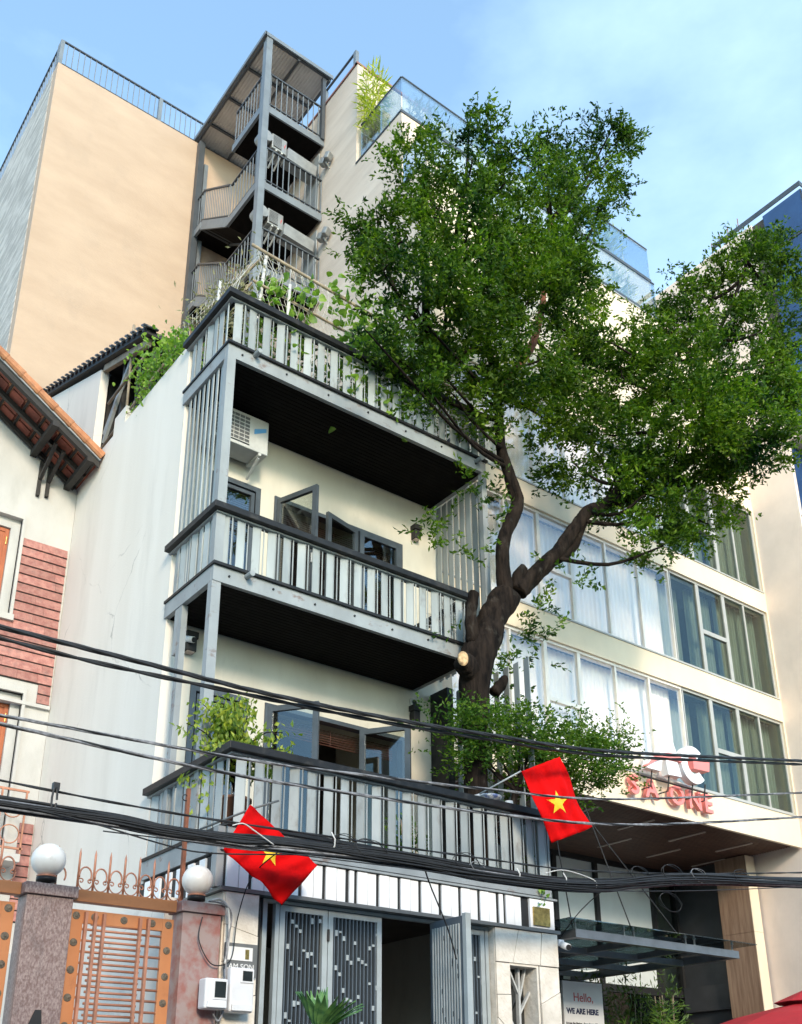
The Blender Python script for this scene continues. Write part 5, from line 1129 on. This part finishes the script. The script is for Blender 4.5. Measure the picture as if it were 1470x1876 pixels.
# ------------------------------------------------------------------ overhead cables
rr = random.Random(21)
def spline(P, k=10): return [tuple(q) for q in smooth_path([(*p, 0) for p in P], k)]
def cab(lab, P, r, twist=2, m='cable', y=8.0, name='overhead_cable'):
    """P as (x, z) along the street; twisted strands"""
    pts = [Vector((p[0], p[2] if len(p) > 2 else y, p[1])) for p in P]
    e0 = pts[0]-(pts[1]-pts[0])*1.2; e1 = pts[-1]+(pts[-1]-pts[-2])*.7
    S2 = [Vector(q[:3]) for q in spline([tuple(e0)]+[tuple(q) for q in pts]+[tuple(e1)], 24)]
    t = thing(name, lab, 'cable', pts[0], 'overhead cables along the street')
    for s in range(twist):
        Q = []
        acc = 0
        for i, q in enumerate(S2):
            if i: acc += (q-S2[i-1]).length
            a = acc*6+s*2*math.pi/twist; o = r*.62 if twist > 1 else 0; Q.append(q+Vector((0, math.cos(a)*o, math.sin(a)*o)))
        add('strand', MB().tube(Q, r if twist > 1 else r, 7), m if not (s == 1 and m == 'cable_grey') else 'cable', t, True)
A = [(2.05, 5.31), (3.27, 5.32), (4.45, 5.33), (5.83, 5.40), (7.35, 5.53), (9.29, 5.74), (13.53, 6.46)]
cab('topmost thick twisted cable crossing the picture', A, .015, 3)
cab('thick cable just under the topmost twisted one', [(2.06, 5.235), (2.88, 5.235), (4.24, 5.29), (5.83, 5.37), (7.35, 5.495), (9.29, 5.70), (13.53, 6.42)], .014, 2, y=8.05)
cab('thin cable crossing the lowest balcony handrail', [(2.15, 4.57), (4.28, 4.64), (5.83, 4.76), (7.32, 4.90), (9.26, 5.13), (13.41, 5.95)], .0095, 3, 'cable_grey')
cab('cable crossing the middle of the lowest balcony slats', [(2.16, 4.50), (3.34, 4.48), (4.28, 4.48), (4.88, 4.50), (7.31, 4.63), (9.61, 4.87), (13.31, 5.57)], .011, 3, 'cable_grey')
cab('thin messenger wire above the thick cable bundle', [(2.22, 4.05), (2.62, 4.04), (3.30, 4.03), (4.31, 4.04), (7.13, 4.12), (8.53, 4.18), (10.35, 4.37), (13.1, 4.74)], .0075, 2)
cab('slack thin wire below the bundle at the left', [(2.4, 3.86), (2.94, 3.82), (3.64, 3.73), (4.09, 3.73), (5.21, 3.87), (6.2, 3.93)], .007, 1, y=7.95)
cab('thin slack wire under the right half of the bundle', [(5.87, 3.85), (8.23, 3.93), (10.1, 4.11), (13.04, 4.52)], .006, 1, y=7.9)
BU = thing('cable_bundle', 'thick black bundle of many cables strung across the street front', 'cable bundle', (2.25, 8.0, 3.8), 'overhead cables along the street')
D = [(.6, 3.84), (2.25, 3.87), (3.12, 3.88), (3.59, 3.86), (4.32, 3.89), (4.75, 3.93), (6.12, 3.97), (7.28, 3.97), (8.76, 4.04), (10.51, 4.34), (13.06, 4.60), (15.5, 4.9)]
for s in range(64):
    a = rr.uniform(0, 6.28); q = math.sqrt(rr.uniform(0, 1)); P = []
    ph = rr.uniform(0, 6.28); lo_ = rr.random() < .3
    for i, (x, z) in enumerate(D):
        sp_ = .050 if x < 5 else (.085 if x < 9 else .075); aa = a+.25*math.sin(i*1.3+ph)
        sag = (-.02*rr.random()-(.03*rr.random() if lo_ else 0)) if x > 4 else 0
        P.append((x+rr.uniform(-.1, .1), 8.0+math.cos(aa)*q*sp_*1.1, z+math.sin(aa)*q*sp_*(1 if x < 5 else .75)+rr.uniform(-.008, .008)+sag))
    add('strand', MB().tube([w[:3] for w in spline(P, 7)], rr.choice((.007, .008, .010, .012)), 5), 'cable_grey' if rr.random() < .16 else 'cable', BU, True)
def loop(x, z, r, m='cable', squash=.5, name='coil'):
    p = [(x+r*math.cos(t_*.7+.2)*(1+.1*rr.random()), 7.94+.02*math.sin(t_), z+r*squash*math.sin(t_*.7)*(1+.2*rr.random())) for t_ in range(0, 16)]
    add(name, MB().tube([w[:3] for w in spline(p, 3)], .004, 5), m, BU, True)
for x, z, r, m in ((5.4, 4.02, .13, 'cable'), (5.7, 3.99, .18, 'cable'), (6.9, 4.03, .17, 'cable'), (7.05, 4.0, .10, 'cable_grey'), (9.6, 4.25, .16, 'cable'), (10.2, 4.33, .20, 'cable'), (10.7, 4.38, .15, 'cable_grey'), (11.6, 4.47, .18, 'cable'), (10.1, 3.98, .2, 'cable')): loop(x, z, r, m)
def tie(x, z, h): add('cable_tie', MB().tube([(x-.02, 7.93, z+h), (x+.015, 7.92, z+h*.3), (x+.02, 7.93, z-h*.4), (x+.0, 7.97, z-h)], .008, 6), 'tie_white', BU, True)
for x, z, h in ((5.25, 4.0, .09), (7.6, 3.98, .08), (8.3, 4.02, .08)): tie(x, z, h)
add('cable_clamp', MB().tube([(2.64+.02*math.cos(t_*.5), 7.96, 3.96+.10*math.sin(t_*.5)) for t_ in range(13)], .009, 6).obox((2.65, 7.99, 4.075), (.05, .05, .06)), 'cable', BU)
add('loose_wire', MB().tube([w[:3] for w in spline([(4.20, 7.93, 3.99), (4.3, 7.92, 4.02), (4.42, 7.92, 3.97), (4.62, 7.93, 3.88)], 6)], .006, 6), 'tie_white', BU, True)
add('loose_wire', MB().tube([w[:3] for w in spline([(8.0, 7.93, 4.06), (8.3, 7.92, 4.13), (8.75, 7.92, 4.08), (8.8, 7.93, 4.0)], 6)], .006, 6), 'tie_white', BU, True)
def drop(lab, P, r=.007, m='cable'):
    add('drop_wire', MB().tube([w[:3] for w in spline(P, 8)], r, 6), m, None, True, label=lab, cat='wire', group='loose drop wires')
drop('black wire slanting down across the open door', [(6.35, 7.97, 3.98), (6.6, 8.2, 3.85), (7.0, 8.4, 3.45), (7.2, 8.5, 3.15)], .008)
drop('black wire running down past the white fascia left end', [(4.78, 8.0, 3.9), (4.80, 8.6, 3.75), (4.80, 8.85, 3.4), (4.78, 8.88, 3.05), (4.70, 8.87, 2.95), (4.55, 8.87, 2.95), (4.42, 8.87, 3.15), (4.44, 8.87, 3.36)], .006)
drop('white wires looping from the pillar top to the meters', [(4.52, 8.86, 3.52), (4.62, 8.87, 3.54), (4.70, 8.86, 3.45), (4.72, 8.86, 3.2), (4.69, 8.85, 2.95)], .012, 'tie_white')
drop('grey conduit running down between the two meter boxes', [(4.50, 8.88, 3.515), (4.64, 8.86, 3.50), (4.735, 8.86, 3.40), (4.70, 8.85, 3.1), (4.70, 8.84, 2.6), (4.64, 8.82, 2.44), (4.58, 8.82, 2.5)], .010, 'cable_grey')
drop('thin wire stretched from bundle to office front', [(9.05, 8.0, 4.05), (9.4, 8.8, 3.9), (9.9, 9.8, 3.6)], .006)
# ------------------------------------------------------------------ odds and ends
t = thing('porcelain_bowl', 'blue and white porcelain bowl on the lowest handrail', 'bowl', (8.25, 9.1, 5.15)); add('bowl', MB().lathe((8.25, 9.1, 5.152), [(.001, 0), (.08, 0), (.17, .06), (.19, .085), (.17, .08), (.001, .03)], 24), 'porcelain', t, True)
t = thing('white_jar', 'small pale jar on the lowest handrail near the flag', 'jar', (8.66, 9.1, 5.15)); add('jar', MB().lathe((8.62, 9.1, 5.152), [(.001, 0), (.05, 0), (.055, .05), (.05, .10), (.001, .10)], 16), 'globe', t, True)
t = thing('market_umbrella', 'red canvas umbrella peeking in at the bottom right corner', 'umbrella', (13.2, 8.2, 0))
cx, cy = 13.2, 8.2; v = []
m = MB(); n = 8
for k in range(n):
    a0, a1 = 2*math.pi*k/n, 2*math.pi*(k+1)/n; P = []
    for r, z in ((.38, 2.98), (1.0, 2.84), (1.75, 2.60)): P.append([(cx+r*math.cos(a), cy+r*math.sin(a), z) for a in (a0, a1)])
    mb = MB(); mb.v = [q for w in P for q in w]; mb.f = [(0, 2, 3, 1), (2, 4, 5, 3)]; o = add('canopy_panel', mb, 'umbrella_red', t, False); md = o.modifiers.new('thickness', 'SOLIDIFY'); md.thickness = .006
    add('rib', MB().beam((cx+.1*math.cos(a0), cy+.1*math.sin(a0), 3.0), (cx+1.74*math.cos(a0), cy+1.74*math.sin(a0), 2.575), .02, .02), 'ac_white', t)
mb = MB(); mb.v = [(cx, cy, 3.22)]+[(cx+.5*math.cos(2*math.pi*k/n), cy+.5*math.sin(2*math.pi*k/n), 3.02) for k in range(n)]; mb.f = [(0, 1+k, 1+(k+1) % n) for k in range(n)]
o = add('vent_cap', mb, 'umbrella_red', t); md = o.modifiers.new('thickness', 'SOLIDIFY'); md.thickness = .006
add('pole', MB().tube([(cx, cy, 0), (cx, cy, 3.2)], .03, 10), 'ac_white', t, True)
